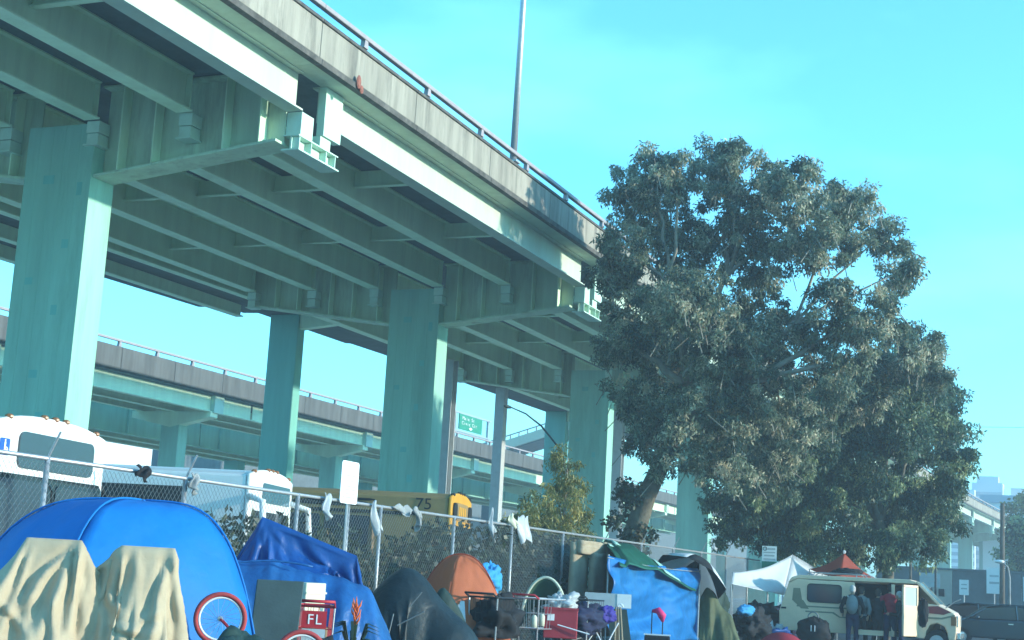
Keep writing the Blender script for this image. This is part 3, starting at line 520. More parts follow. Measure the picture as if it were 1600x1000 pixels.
def wheel(mb_t, mb_r, x, y0, y1, r):
    n = 20
    mb_t.prism([(x + r * math.cos(2 * math.pi * i / n), r + r * math.sin(2 * math.pi * i / n)) for i in range(n)], 'y', y0, y1)
    q = r * .58; mb_r.prism([(x + q * math.cos(2 * math.pi * i / n), r + q * math.sin(2 * math.pi * i / n)) for i in range(n)], 'y', y0 - .015, y1 + .015)
def arched(y, w, z0, z1, arch):   # bus front outline (y,z)
    n = 10; p = [(-w / 2, z0), (w / 2, z0)]
    for i in range(n + 1): t = i / n; yy = w / 2 - w * t; p.append((yy, z1 - arch * abs(2 * t - 1) ** 2.6))
    return p
def shuttle_bus(loc, rz, label, length, H, kind):
    t = thing('shuttle_bus' if kind != 'school' else 'school_bus', label, 'bus', loc, rz, None, True)
    body, dark = ('white_paint', 'glass_black') if kind != 'school' else ('bus_yellow_shaded', 'glass_black')
    W = 2.5
    MB().prism(arched(0, W, .42, H, .13), 'x', -length, -.02).build('body', body, t, bevel=.04)
    cap = 'white_paint' if kind != 'school' else 'bus_yellow'
    MB().prism(arched(0, W + .02, .42, H + .02, .13), 'x', -.015, .06).build('front_cap', cap, t, bevel=.03)
    # lights along the crown
    for y in (-1.0, -.25, 0, .25, 1.0):
        MB().ell((.03, y, H + .02 - .13 * abs(y / 1.25) ** 2.6), (.06, .05, .035), 8, 5).build('clearance_lamp', 'lamp_amber' if kind != 'school' else 'black_paint', t)
    for x in (-length + 1.8, -1.6):
        a, b = MB(), MB()
        wheel(a, b, x, -1.27, -1.0, .48); w_ = a.build('wheel', 'black_rubber', t); b.build('rim', 'galvanised', w_)
        a, b = MB(), MB(); wheel(a, b, x, 1.0, 1.27, .48); w_ = a.build('wheel', 'black_rubber', t); b.build('rim', 'galvanised', w_)
    return t, W
b1, W = shuttle_bus((-12.3, 14.75, 0), R(8), 'white transit bus parked nose to the fence at left edge', 9, 3.08, 'a')
MB().prism(rrect(-.80, .93, 2.44, 2.88, .1), 'x', .064, .085).build('destination_window', 'glass_dark', b1)
MB().prism(rrect(-1.15, .02, 1.1, 2.3, .12), 'x', .064, .085).build('windscreen', 'glass_dark', b1); MB().prism(rrect(.1, 1.15, 1.25, 2.3, .12), 'x', .064, .085).build('windscreen', 'glass_dark', b1)
MB().prism(rrect(-1.2, 1.2, .95, 2.36, .1), 'x', .058, .072).build('windscreen_surround', 'glass_black', b1)
MB().prism(rrect(-1.18, -.98, 2.56, 2.76, .02), 'x', .064, .07).build('wheelchair_sign', 'sign_blue', b1)
MB().box(.071, .075, -1.10, -1.07, 2.62, 2.72).box(.071, .075, -1.10, -1.03, 2.61, 2.635).ell((.073, -1.085, 2.735), (.003, .015, .015), 8, 5).ring((.073, -1.06, 2.62), .035, .008, (1, 0, 0), 16, 5).build('wheelchair_symbol', 'ink_white', b1)
MB().tube([(.09, -.2, 2.36), (.12, -.05, 2.2), (.13, .02, 1.4)], .015, 6).build('wiper', 'black_paint', b1); MB().tube([(.09, .5, 1.2), (.12, .45, 1.5), (.13, .3, 1.9)], .012, 6).build('wiper', 'black_paint', b1)
for y in (-1.42, 1.42): MB().box(-.05, .12, y - .09, y + .09, 1.7, 2.25).tube([(0, y, 2.25), (0, y * .88, 2.5)], .02, 6).build('mirror', 'black_paint', b1)
MB().box(.06, .16, -1.25, 1.25, .4, .75).build('bumper', 'black_rubber', b1, bevel=.03)
for y in (-.9, .9): MB().ell((.07, y, .9), (.03, .12, .09)).build('headlight', 'chrome', b1)
for x in np.arange(-8.2, -1.2, 1.35): MB().prism(rrect(x, x + 1.2, 1.45, 2.4, .08), 'y', -1.265, -1.25).build('side_window', 'glass_dark', b1)
b2, W = shuttle_bus((-13.9, 22.6, 0), R(14), 'second white bus with black side windows behind the dark blue tarp', 10, 3.08, 'b')
MB().prism(rrect(-.55, 1.05, 2.52, 2.86, .05), 'x', .064, .08).build('destination_window', 'glass_teal', b2)
MB().prism(rrect(-1.1, 1.1, 1.15, 2.36, .12), 'x', .064, .08).build('windscreen', 'glass_dark', b2)
for x in np.arange(-9.4, -1.4, 1.6): MB().prism(rrect(x, x + 1.5, 1.3, 2.62, .06), 'y', -1.268, -1.25).build('side_window', 'glass_black', b2)
MB().prism(rrect(-9.6, -1.1, 1.22, 2.70, .06), 'y', -1.258, -1.249).build('window_band', 'black_paint', b2)
MB().box(.06, .16, -1.25, 1.25, .4, .75).build('bumper', 'black_rubber', b2, bevel=.03)
for y in (-1.4, 1.4): MB().tube([(0, y * .85, 2.6), (.35, y, 2.5), (.4, y, 2.0), (.3, y, 1.7)], .06, 8).build('mirror_arm', 'white_paint', b2, smooth=True)
b3, W = shuttle_bus((-13.3, 29.6, 0), R(14), 'yellow school bus numbered 75 parked nose to the fence', 11, 3.2, 'school')
MB().prism(rrect(-.75, .75, 2.62, 3.0, .12), 'x', .066, .075).build('warning_panel', 'bus_yellow_shaded', b3)
for y in (-.92, .92): MB().prism(rrect(y - .2, y + .2, 2.62, 2.98, .12), 'x', .066, .1).build('warning_lamp', 'black_paint', b3)
MB().prism(rrect(-1.15, 1.15, 1.35, 2.5, .1), 'x', .066, .08).build('windscreen', 'glass_dark', b3)
for y in (-.35, -.12, .12, .35): MB().box(.077, .082, y - .07, y + .07, 2.70, 2.92).build('lettering', 'bus_yellow', b3)
for x in np.arange(-10.4, -1.6, 1.1): MB().prism(rrect(x, x + 1.0, 1.65, 2.6, .06), 'y', -1.268, -1.25).build('side_window', 'glass_dark', b3)
for z in (1.0, 1.3, 1.55, 2.66): MB().box(-10.8, -.6, -1.275, -1.252, z, z + .07).build('rub_rail', 'black_paint', b3)
text('number', '75', .34, 'black_paint', b3, (-.55, -1.262, 2.90), (R(90), 0, 0), sx=1.1)
MB().ell((-2.6, -1.258, 2.86), (.9, .012, .07), 12, 6).ell((-1.9, -1.258, 2.95), (.3, .012, .03), 12, 6).build('scrape_mark', 'black_paint', b3)
# pickup cab behind the school bus
pk = thing('white_truck', 'white truck cab just visible right of the yellow bus', 'truck', (-14.2, 32.6, 0), R(14), None, True)
MB().prism([(-4.5, .5), (.6, .5), (.6, 1.2), (.1, 1.35), (-.35, 2.55), (-2.3, 2.62), (-2.4, 1.4), (-4.5, 1.35)], 'y', -1.0, 1.0).build('body', 'white_paint', pk, bevel=.05)
MB().obox((-.11, 0, 1.95), (.02, 0, .005), (0, .85, 0), (-.17, 0, .45)).build('windscreen', 'glass_dark', pk)
MB().prism(rrect(-1.9, -.6, 1.6, 2.4, .08), 'y', -1.02, -1.0).build('side_window', 'glass_dark', pk)
for x in (-3.6, -.2):
    for y in (-1.02, .8): a, b = MB(), MB(); wheel(a, b, x, y, y + .22, .38); w_ = a.build('wheel', 'black_rubber', pk); b.build('rim', 'galvanised', w_)
# timber frames and boxes in the yard
for i, (y, x, z1, lab) in enumerate([(21.4, -12.0, 2.1, 'left upright of weathered timber leaning behind the fence'), (23.2, -12.1, 2.2, 'timber cross frame standing behind the fence left of the orange tent')]):
    t = thing('timber_frame', lab, 'timber', (x, y, 0)); MB().box(x - .04, x + .04, y - .05, y + .05, 0, z1).build('upright', 'timber', t)
    MB().box(x - .075, x - .042, y - .7, y + .75, 1.55, 1.64).build('crosspiece', 'timber', t); MB().box(x - .075, x - .042, y - .7, y + .75, .6, .69).build('crosspiece', 'timber', t)
bx_ = thing('cardboard_box', 'open brown cardboard box behind the fence above the orange tent', 'box', (-12.1, 26, 0))
MB().box(-12.6, -12.1, 25.3, 26.7, 1.25, 1.95).build('box', 'cardboard', bx_); MB().obox((-12.0, 26, 1.98), (.12, 0, .05), (0, .7, 0), (0, 0, .004)).build('flap', 'cardboard', bx_); MB().box(-12.7, -12.0, 25.1, 26.9, 0, 1.24).build('pallet_stack', 'timber', bx_)
bb = thing('brown_crate', 'tan box at the fence foot left of the dark tent', 'box', (-11.7, 21.6, 0)); MB().box(-12.1, -11.6, 21.4, 22.1, .9, 1.5).build('box', 'cardboard', bb, bevel=.01); MB().box(-12.2, -11.55, 21.2, 22.2, 0, .89).build('stand', 'timber', bb)

# ================================================================== ENCAMPMENT
def frame(x, y):
    f = Vector((-x, -y, 0)).normalized(); return Vector((-f.y, f.x, 0)), f      # along the row, towards the street
def lerp_prof(prof, u):
    if u <= prof[0][0]: return prof[0][1]
    for (a, za), (b, zb) in zip(prof, prof[1:]):
        if u <= b: t = (u - a) / (b - a); return za + (zb - za) * t
    return prof[-1][1]
def drape(bx, by, prof, df, db, m, name, parent=None, fold=.05, freq=9, seed=0, nu=90, nv=44, z0=.13, p=1.4, q=.8, vmax=1., vmin=-1., smoothu=.03, slump=0, solid=.012, origin=None):
    rd, fd = frame(bx, by); u0, u1 = prof[0][0], prof[-1][0]; c = Vector((bx, by, 0))
    def top(u): return sum(lerp_prof(prof, u + k * smoothu) for k in (-1, 0, 1)) / 3
    def fn(a, b):
        u = u0 + (u1 - u0) * a; v = vmin + (vmax - vmin) * b; av = abs(v); zt = top(u)
        n1 = nz(u * 2.1 + seed, v * 1.3, seed * 1.7); n2 = nz(u * 6 + seed * 3, v * 3, 2.2)
        def tri(x): x = x / math.pi % 2; return 1 - 2 * abs(x - 1)
        n3 = abs(nz(u * 9 + seed + v * 2, v * 2.2, 5.1)) + .5 * abs(nz(u * 17 - v * 5, v * 5 + seed, 1.1))
        w = (.12 + av) * fold * (tri(freq * u + seed + 3.0 * n1 + 2.2 * v) + .6 * n2 + .6 * tri(freq * 2.1 * u - 3 * v + seed * 2 + 2 * n1) - .55 * n3)
        bb = (df if v > 0 else -db) * av ** q + w * (1 if v > 0 else -1)
        zz = z0 + (zt - z0) * (1 - av ** p) + fold * .5 * n2 * (1 - av)
        uu = u + (.35 * fold * n2 + slump * av * (a - .5))
        return c + rd * uu + fd * bb + Vector((0, 0, max(zz, z0)))
    mb = MB().grid(fn, nu, nv)
    return mb.build(name, m, parent, smooth=True, solid=solid, origin=origin or ((bx, by, z0) if not parent else None))
def onplane(bx, by, u, b, z):
    rd, fd = frame(bx, by); return Vector((bx, by, 0)) + rd * u + fd * b + Vector((0, 0, z))

def cloth_sim(bx, by, u0, u1, b0, b1, z0, nu, nv, sdf, steps=260, iters=14, floor=.14, drag=.985, fric=.45, jitter=.004, pin=None, gather=0, crease=0, slack=(1, 1), bend=.06, folds=None):
    """drape a square-woven sheet over solid shapes; u along the row, b towards the street"""
    g = np.random.default_rng(5); U, B = np.meshgrid(np.linspace(u0, u1, nu), np.linspace(b0, b1, nv)); P = np.stack([U, B, np.full_like(U, z0)], -1); P += g.normal(0, jitter, P.shape); Q = P.copy()
    zp = pin(U, B) if pin else np.full_like(U, np.nan); pm = ~np.isnan(zp); fixed = np.stack([U - gather * np.sign(U), B, np.nan_to_num(zp)], -1)[pm]
    du, db = (u1 - u0) / (nu - 1), (b1 - b0) / (nv - 1); dd_ = math.hypot(du, db)
    du *= slack[0]; db *= slack[1]; dd_ = math.hypot(du, db)
    def cons(a, b, L, k=1.0):
        d = b - a; l = np.linalg.norm(d, axis=-1, keepdims=True) + 1e-9; c_ = d * ((l - L) / l * .5 * k); a += c_; b -= c_
    for st in range(steps):
        V_ = np.clip((P - Q) * drag, -.03, .03); Q = P.copy(); P = P + V_; P[..., 2] -= 9.8 * (1 / 60) ** 2
        for it in range(iters):
            for o in (0, 1):
                a = P[:, o:nu - 1:2]; b = P[:, o + 1:nu:2]; n_ = min(a.shape[1], b.shape[1]); a, b = a[:, :n_], b[:, :n_]; cons(a, b, du)
                a = P[o:nv - 1:2]; b = P[o + 1:nv:2]; n_ = min(a.shape[0], b.shape[0]); cons(a[:n_], b[:n_], db)
            P[pm] = fixed
            if it % 3 == 0:
                for o in (0, 1):
                    a = P[o:nv - 1:2, :-1]; b = P[o + 1:nv:2, 1:]; n_ = min(len(a), len(b)); cons(a[:n_], b[:n_], dd_, .6); a = P[o:nv - 1:2, 1:]; b = P[o + 1:nv:2, :-1]; n_ = min(len(a), len(b)); cons(a[:n_], b[:n_], dd_, .6)
                for o in (0, 1, 2, 3):
                    a = P[:, o:nu - 2:4]; b = P[:, o + 2:nu:4]; n_ = min(a.shape[1], b.shape[1]); cons(a[:, :n_], b[:, :n_], 2 * du, bend); a = P[o:nv - 2:4]; b = P[o + 2:nv:4]; n_ = min(len(a), len(b)); cons(a[:n_], b[:n_], 2 * db, bend)
        for f_ in sdf:
            d = f_(P); hit = d < .012
            if hit.any():
                e = 1e-3; gr = np.stack([f_(P + np.array(v_) * e) - d for v_ in ((1, 0, 0), (0, 1, 0), (0, 0, 1))], -1) / e; gr /= np.linalg.norm(gr, axis=-1, keepdims=True) + 1e-9
                P = np.where(hit[..., None], P + gr * (.012 - d)[..., None], P); up_ = hit & (gr[..., 2] > .35); k_ = up_[..., None] & np.array((True, True, False)); P = np.where(k_, Q, P); Q = np.where(hit[..., None], Q + (P - Q) * np.where(up_, 1., fric)[..., None], Q)
        P[pm] = fixed; low = P[..., 2] < floor; P[..., 2] = np.where(low, floor, P[..., 2]); Q = np.where(low[..., None], Q + (P - Q) * .7, Q)
    if folds:
        for ax_ in (0, 1):
            n_ = P.shape[ax_]; t_ = np.linspace(0, n_ - 1, 2 * n_ - 1); i0 = np.minimum(t_.astype(int), n_ - 2); w_ = (t_ - i0).reshape((-1, 1, 1) if ax_ == 0 else (1, -1, 1)); P = np.take(P, i0, ax_) * (1 - w_) + np.take(P, i0 + 1, ax_) * w_
        nv, nu = P.shape[:2]; U = P[..., 0]; wig = np.array([[nz(P[j, i, 0] * 4, P[j, i, 2] * 4, 1.7) for i in range(nu)] for j in range(nv)]) * .035
        for ua, za, ub, zb, w, h in folds:
            a_ = np.array((ua, za)); d_ = np.array((ub, zb)) - a_; L_ = np.linalg.norm(d_); d_ = d_ / L_; q_ = P[..., (0, 2)] - a_; t_ = q_ @ d_; e_ = q_[..., 0] * d_[1] - q_[..., 1] * d_[0] + wig
            k_ = np.clip(t_ / .15, 0, 1) * np.clip((L_ - t_) / .2, 0, 1) * np.clip((P[..., 1] - .02) / .06, 0, 1)
            ww = w * (.6 + .6 * np.clip(t_ / L_, 0, 1)); P[..., 1] += h * k_ * (np.maximum(0, 1 - np.abs(e_) / ww) - .55 * np.maximum(0, 1 - np.abs(e_ - 1.3 * ww) / ww))
    rd, fd = frame(bx, by); c = np.array((bx, by, 0.))
    Wp = c + P[..., :1] * np.array(rd) + P[..., 1:2] * np.array(fd) + np.stack([0 * U, 0 * U, np.ones_like(U)], -1) * P[..., 2:3]
    m_ = MB(); m_.add(Wp.reshape(-1, 3), [(j * nu + i, j * nu + i + 1, (j + 1) * nu + i + 1, (j + 1) * nu + i) for j in range(nv - 1) for i in range(nu - 1)]); return m_
def sd_box(c, h, r=.03):
    c, h = np.array(c), np.array(h)
    def f(p): q = np.abs(p - c) - (h - r); return np.linalg.norm(np.maximum(q, 0), axis=-1) + np.minimum(q.max(-1), 0) - r
    return f
def sd_ell(c, r):
    c, r = np.array(c), np.array(r)
    def f(p): k0 = np.linalg.norm((p - c) / r, axis=-1); k1 = np.linalg.norm((p - c) / (r * r), axis=-1) + 1e-9; return k0 * (k0 - 1) / k1
    return f
def sd_cap(a, b, r):
    a, b = np.array(a), np.array(b)
    def f(p): t = np.clip(((p - a) @ (b - a)) / ((b - a) @ (b - a)), 0, 1); return np.linalg.norm(p - a - t[..., None] * (b - a), axis=-1) - r
    return f
# --- big azure dome tent
dtent = thing('dome_tent', 'large bright blue dome tent at left, behind the tan tarp', 'tent', (-8.8, 11.48, .13))
def dome_panels(par, c, Rb, H, az0, m, n=3.85, k=4, chord=.55, hb=.0, name='panel', nu=16, nv=22, z0=.13, ell=1.0, ms=None, apex=(0, 0)):
    for i in range(k):
        a0 = az0 + 2 * math.pi * i / k; half = math.pi / k
        def fn(a, b):
            d = (a - .5) * 2 * half; rr = Rb * (chord * math.cos(half) / math.cos(d) + 1 - chord); s_ = b; r = rr * s_
            z = H * (1 - s_ ** n); t = a0 + half + d
            sag = .02 * math.sin(a * math.pi) * math.sin(b * math.pi) * (1 + nz(a * 3 + i, b * 4)) + .02 * nz(a * 7, b * 9, i) * b + .018 * max(0, 1 - 4 * abs(nz(a * 3 + b * 5 + i, b * 2))) * b
            return (c[0] + apex[0] * (1 - s_) + (r - sag) * math.cos(t) * ell, c[1] + apex[1] * (1 - s_) + (r - sag) * math.sin(t), z0 + max(0, z - sag))
        MB().grid(fn, nu, nv).build(name, (ms[i % len(ms)] if ms else m), par, smooth=True, solid=.006)
dome_panels(dtent, (-8.8, 11.48), 1.62, 1.85, R(-70), 'tent_blue', apex=(.26, .16))
for i in range(4):
    a = R(-70) + i * math.pi / 2; pts = [(-8.8 + .26 * (1 - s_) + 1.63 * s_ * math.cos(a), 11.48 + .16 * (1 - s_) + 1.63 * s_ * math.sin(a), .14 + 1.855 * (1 - s_ ** 3.85)) for s_ in np.linspace(.02, 1, 20)]
    MB().tube(pts, .011, 6).build('pole_sleeve', 'tent_blue', dtent, smooth=True)
# --- tan canvas over two chairs
tan = cloth_sim(-7.4, 9.6, -1.9, 1.5, -.95, 1.35, 1.57, 84, 64, [sd_box((-.36, 0, .78), (.235, .05, .76)), sd_box((.36, 0, .78), (.235, .05, .74)), sd_box((-.36, .2, .3), (.22, .2, .3)), sd_box((.36, .2, .3), (.22, .2, .3)), sd_ell((-.9, .1, .5), (.35, .3, .5))], 200, 11, pin=lambda U, B: np.where((np.abs(np.abs(U) - .47) < .22) & (np.abs(B) < .045), 1.555 - .02 * (U > 0), np.nan), gather=.11, slack=(1.07, 1.03), bend=.012, folds=[(-.13, 1.57, -.62, .95, .06, .05), (-.13, 1.57, -.42, .7, .07, .06), (-.12, 1.57, -.22, .7, .05, .05), (-.14, 1.55, -.08, .7, .06, .05), (-.55, 1.57, -.85, .8, .08, .05), (-.5, 1.5, -.7, .75, .05, .04), (-.3, 1.2, -.28, .6, .035, .05), (-.75, 1.1, -.4, .8, .05, .04), (.0, 1.3, .22, .95, .05, .05), (.02, 1.2, .1, .65, .05, .05), (.56, 1.55, .40, .7, .06, .06), (.57, 1.55, .55, .65, .05, .05), (.58, 1.5, .68, .9, .06, .05), (.3, 1.54, .22, .9, .07, .035), (.2, 1.5, .05, 1.0, .06, .045), (.1, .95, .5, .85, .05, .05), (.25, .85, .55, 1.1, .05, .04), (-.95, .9, -.5, .65, .06, .05)]).build('canvas_tarp', 'canvas_tan', smooth=True, solid=.006, origin=(-7.4, 9.6, .13))
tag(tan, 'tan canvas tarp draped over two high-backed shapes before the blue dome tent', 'tarp')
for i, u in enumerate((-.36, .37)):
    q = onplane(-7.4, 9.6, u, -.02, 0); ch = thing('draped_chair', 'chair hidden under the %s hump of the tan tarp' % ('left' if i == 0 else 'right'), 'chair', (q.x, q.y, .13)); rd, fd = frame(q.x, q.y)
    MB().obox(q + Vector((0, 0, .95)), rd * .2, fd * .02, Vector((0, 0, .5))).build('backrest', 'timber', ch); MB().obox(q + fd * .2 + Vector((0, 0, .55)), rd * .2, fd * .18, Vector((0, 0, .02))).build('seat', 'timber', ch)
    for a in (-1, 1):
        for b in (.04, .34): w_ = q + rd * a * .18 + fd * b; MB().tube([w_ + Vector((0, 0, .13)), w_ + Vector((0, 0, .53))], .018, 6).build('leg', 'timber', ch)
# --- dark blue tarp tent
BT = (-9.3, 15.9)
nt = thing('tarp_tent', 'peaked dark blue tarp tent between the azure dome and the black tent', 'tent', (BT[0], BT[1], .13))
cloth_sim(*BT, -1.75, 1.75, -1.25, .62, 2.06, 80, 50, [sd_cap((-.47, 0, 2.0), (.72, 0, 1.6), .03), sd_ell((-.05, -.1, .3), (1.15, .62, 1.25)), sd_cap((-.47, 0, 1.2), (-.47, 0, 2.0), .03)], 170, 11, pin=lambda U, B: np.where((np.abs(B) < .03) & (U > -.49) & (U < .74), 2.03 - .345 * (U + .47), np.nan), slack=(1.05, 1.03), bend=.012, folds=[(-.45, 2.0, -.75, 1.4, .07, .04), (-.42, 2.0, -.35, 1.4, .06, .03), (-.4, 1.98, .1, 1.4, .06, .03), (.7, 1.6, .4, 1.3, .06, .03), (.72, 1.6, .85, 1.1, .06, .04)]).build('tarp', 'tarp_navy', nt, smooth=True, solid=.006)
drape(BT[0] + .08, BT[1] - .12, [(-1.15, .3), (-.9, 1.35), (-.8, 1.46), (-.3, 1.50), (.1, 1.40), (.6, 1.32), (.92, 1.22), (1.15, .75), (1.35, .2)], .72, .2, 'tarp_navy_lit', 'lower_tarp', nt, .075, 7, 4.4, 90, 44, p=1.5, q=.7, vmin=-.2)  # lower part of the same tarp, its lit look given by lighter blue
rd, fd = frame(*BT)
MB().tube([onplane(*BT, u, .42, 1.50 - .22 * (u + .25) ** 2) for u in np.linspace(-.82, .2, 12)], .014, 6).build('seam', 'tarp_navy_lit', nt, smooth=True)
MB().tube([onplane(*BT, -.47, 0, .13), onplane(*BT, -.47, 0, 2.02)], .02, 6).build('pole', 'galvanised', nt)
# --- black tent
KT = (-8.8, 18.5)
kt = thing('black_tent', 'low black tent under dark tarp left of the orange tent', 'tent', (KT[0], KT[1], .13))
cloth_sim(*KT, -1.5, 1.5, -1.2, 1.3, 1.53, 66, 58, [sd_ell((-.22, 0, .3), (.62, .55, 1.2)), sd_cap((-.2, 0, 1.47), (.1, 0, 1.36), .03), sd_ell((.35, .1, .2), (.5, .5, .72))], 160, 11, slack=(1.05, 1.04), bend=.012).build('tarp', 'tarp_dark', kt, smooth=True, solid=.008, sub=1)
drape(KT[0] + .22, KT[1] + .3, [(-.4, .3), (-.2, 1.05), (-.05, 1.28), (.08, 1.16), (.25, .9), (.4, .6), (.5, .2)], .25, .3, 'tarp_darkgreen', 'side_panel', kt, .03, 5, 5.1, 50, 30)
for pts in ([(-.3, .62, .75), (.05, .7, .95)], [(-.42, .64, .55), (-.36, .68, .9)], [(-.15, .6, 1.0), (.0, .66, 1.2)]):
    MB().tube([onplane(*KT, *p) for p in pts], .009, 5).build('tent_pole', 'cloth_grey', kt)
# --- orange tent
ot = thing('orange_tent', 'orange dome tent with pale doorway against the fence', 'tent', (-9.9, 22.5, .13))
OC = (-9.95, 22.35)
dome_panels(ot, OC, 1.0, 1.66, R(-80), 'tent_orange', n=2.3, k=4, chord=.5)
rd, fd = frame(*OC)
MB().grid(lambda a, b: onplane(*OC, -.02 + (a - .5) * .42 * (1 - b * .85) + .08 * b, .98 - .35 * b ** 1.5, .2 + .85 * b), 6, 8).build('door', 'tent_white', ot, solid=.004)
MB().tube([onplane(*OC, -.1, 1.0, .13), onplane(*OC, .0, .95, 1.0)], .012, 6).build('awning_pole', 'galvanised', ot)
MB().tube([onplane(*OC, .95 * s_, .15, .13 + 1.67 * (1 - abs(s_) ** 2.3)) for s_ in np.linspace(-1, 1, 24)], .012, 6).build('pole_sleeve', 'tent_red', ot, smooth=True)
def blob(name, m, c, r, label, cat, seed=0, amp=.25, group=None, parent=None, sub=(40, 26), floor=.13):
    mb = MB(); nu, nv = sub; vs = []
    for j in range(nv + 1):
        ph = math.pi * j / nv
        for i in range(nu):
            t = 2 * math.pi * i / nu; d = Vector((math.sin(ph) * math.cos(t), math.sin(ph) * math.sin(t), math.cos(ph)))
            k = 1 + amp * nz(d.x * 2 + seed, d.y * 2, d.z * 2 + seed) + amp * .5 * nz(d.x * 5 + seed, d.y * 5, d.z * 5) - amp * .55 * abs(nz(d.x * 3.3 + seed, d.y * 3.3, d.z * 3.3 + 4)) - amp * .3 * abs(nz(d.x * 9, d.y * 9 + seed, d.z * 9))
            p = Vector(c) + Vector((d.x * r[0], d.y * r[1], d.z * r[2])) * k; p.z = max(p.z, floor); vs.append(p)
    mb.add(vs, [(j * nu + i, (j + 1) * nu + i, (j + 1) * nu + (i + 1) % nu, j * nu + (i + 1) % nu) for j in range(nv) for i in range(nu)])
    o = mb.build(name, m, parent, smooth=True, origin=None if parent else (c[0], c[1], floor))
    return tag(o, label, cat, group) if label else o
blob('blue_bundle', 'cloth_azure', (-10.35, 24.5, 1.4), (.2, .3, .3), 'light blue cloth bundle at the fence right of the orange tent', 'cloth', 3, .5, floor=1.0)
st_ = thing('folding_stand', 'dark folding stand under the light blue bundle', 'stand', (-10.35, 24.5, .13))
for a, b in ((-.25, .25), (.25, -.25)): MB().beam((-10.35, 24.5 + a, .13), (-10.35, 24.5 + b, 1.15), .04, .04).build('leg', 'black_paint', st_)
MB().box(-10.6, -10.1, 24.2, 24.8, 1.12, 1.17).build('top', 'black_paint', st_)

# --- shopping carts (local: long axis x, handle at -x)
def cart(loc, rz, label, rim='cart_red', sign=None, wirem='galvanised', group='shopping carts among the tents'):
    t = thing('shopping_cart', label, 'shopping cart', loc, rz, group, True)
    zt, zb, L0, L1, w0, w1 = 1.0, .5, -.42, .45, .27, .2
    def rimpts(z, k): return [(L0 * k, -w0 * k, z), (L1 * k, -w1 * k, z), (L1 * k, w1 * k, z), (L0 * k, w0 * k, z), (L0 * k, -w0 * k, z)]
    b = MB(); b.tube(rimpts(zt, 1), .016, 6); b.tube(rimpts(zb, .86), .008, 5); b.tube(rimpts(.75, .93), .005, 4)
    T, Bq = rimpts(zt, 1), rimpts(zb, .86)
    for i in range(4):
        for k in np.linspace(0, 1, 9 if i % 2 == 0 else 6)[:-1]:
            b.tube([Vector(T[i]).lerp(Vector(T[i + 1]), float(k)), Vector(Bq[i]).lerp(Vector(Bq[i + 1]), float(k))], .004, 4, cap=False)
    for k in np.linspace(0, 1, 7): b.tube([(L0 * .86, -w0 * .86 + k * 2 * w0 * .86, zb), (L1 * .86, -w1 * .86 + k * 2 * w1 * .86, zb)], .004, 4, cap=False)
    b.build('basket', wirem if rim != 'cart_red' else 'cart_red', t)
    MB().tube([(L0, -w0, zt), (L0 - .13, -w0, zt + .06), (L0 - .13, w0, zt + .06), (L0, w0, zt)], .018, 8).build('handle', rim, t, smooth=True)
    f = MB()
    for y in (-1, 1): f.tube([(L0, y * w0, zt), (-.4, y * .25, .2), (.45, y * .2, .2), (.4, y * .17, .5)], .014, 6)
    f.build('frame', 'galvanised', t)
    for x, y in ((-.4, -.25), (-.4, .25), (.42, -.2), (.42, .2)):
        MB().prism([(x + .06 * math.cos(i * math.pi / 6), .065 + .06 * math.sin(i * math.pi / 6)) for i in range(12)], 'y', y - .015, y + .015).box(x - .012, x + .012, y - .02, y + .02, .12, .2).build('wheel', 'black_rubber', t)
    if sign:
        MB().box(L0 - .03, L0 - .02, -.17, .17, .76, .95).build('seat_flap', 'cart_red', t); [text('letter', c_, .16, 'ink_white', t, (L0 - .036, .05 - .11 * i_, .85), (R(90), 0, R(-90)), sx=1.2) for i_, c_ in enumerate(sign)]
        MB().box(L0 - .02, L0 - .012, -.16, .16, .52, .75).build('seat_panel', 'board_grey', t)
    return t
c1_ = cart((-7.85, 13.9, .13), R(118), 'red wire shopping cart with lettered red flap before the dark blue tarp', sign='FL'); c1_.scale = (.76, .76, .92)
# --- upside-down bicycle with red tyres
bk = thing('bicycle', 'upturned small bicycle with red tyres and white rims before the blue tents', 'bicycle', (-6.98, 11.35, .13), R(31), None, True)
def bwheel(cx, cz):
    w_ = MB().ring((cx, 0, cz), .212, .022, (0, 1, 0), 40, 8).build('wheel', 'tyre_red', bk, smooth=True)
    MB().ring((cx, 0, cz), .184, .011, (0, 1, 0), 40, 6).build('rim', 'rim_white', w_, smooth=True)
    for i in range(18): a = 2 * math.pi * i / 18; MB().tube([(cx + .02 * math.cos(a + 1), .02 * (-1) ** i, cz + .02 * math.sin(a + 1)), (cx + .18 * math.cos(a), 0, cz + .18 * math.sin(a))], .002, 3, cap=False).build('spoke', 'galvanised', w_)
    MB().tube([(cx, -.05, cz), (cx, .05, cz)], .022, 8).build('hub', 'galvanised', w_)
bwheel(-.33, .83); bwheel(.40, .54)
MB().tube([(-.33, .05, .83), (-.1, .04, .62), (.05, .03, .44)], .013, 6).tube([(-.33, -.05, .83), (-.1, -.04, .62), (.05, -.03, .44), (.05, .03, .44)], .012, 6).tube([(.05, 0, .44), (.24, 0, .12), (-.12, 0, .14), (.05, 0, .44)], .017, 8).build('frame', 'cart_red', bk, smooth=True)
MB().tube([(.40, .05, .54), (.3, .05, .16), (.26, 0, .10), (.3, -.05, .16), (.40, -.05, .54)], .013, 6).build('fork', 'cart_red', bk, smooth=True)
MB().tube([(.2, -.28, .02), (.25, -.1, .06), (.25, .1, .06), (.2, .28, .02)], .013, 6).build('handlebar', 'black_paint', bk, smooth=True)
MB().ell((-.14, 0, .06), (.14, .07, .04)).build('saddle', 'black_rubber', bk, smooth=True)
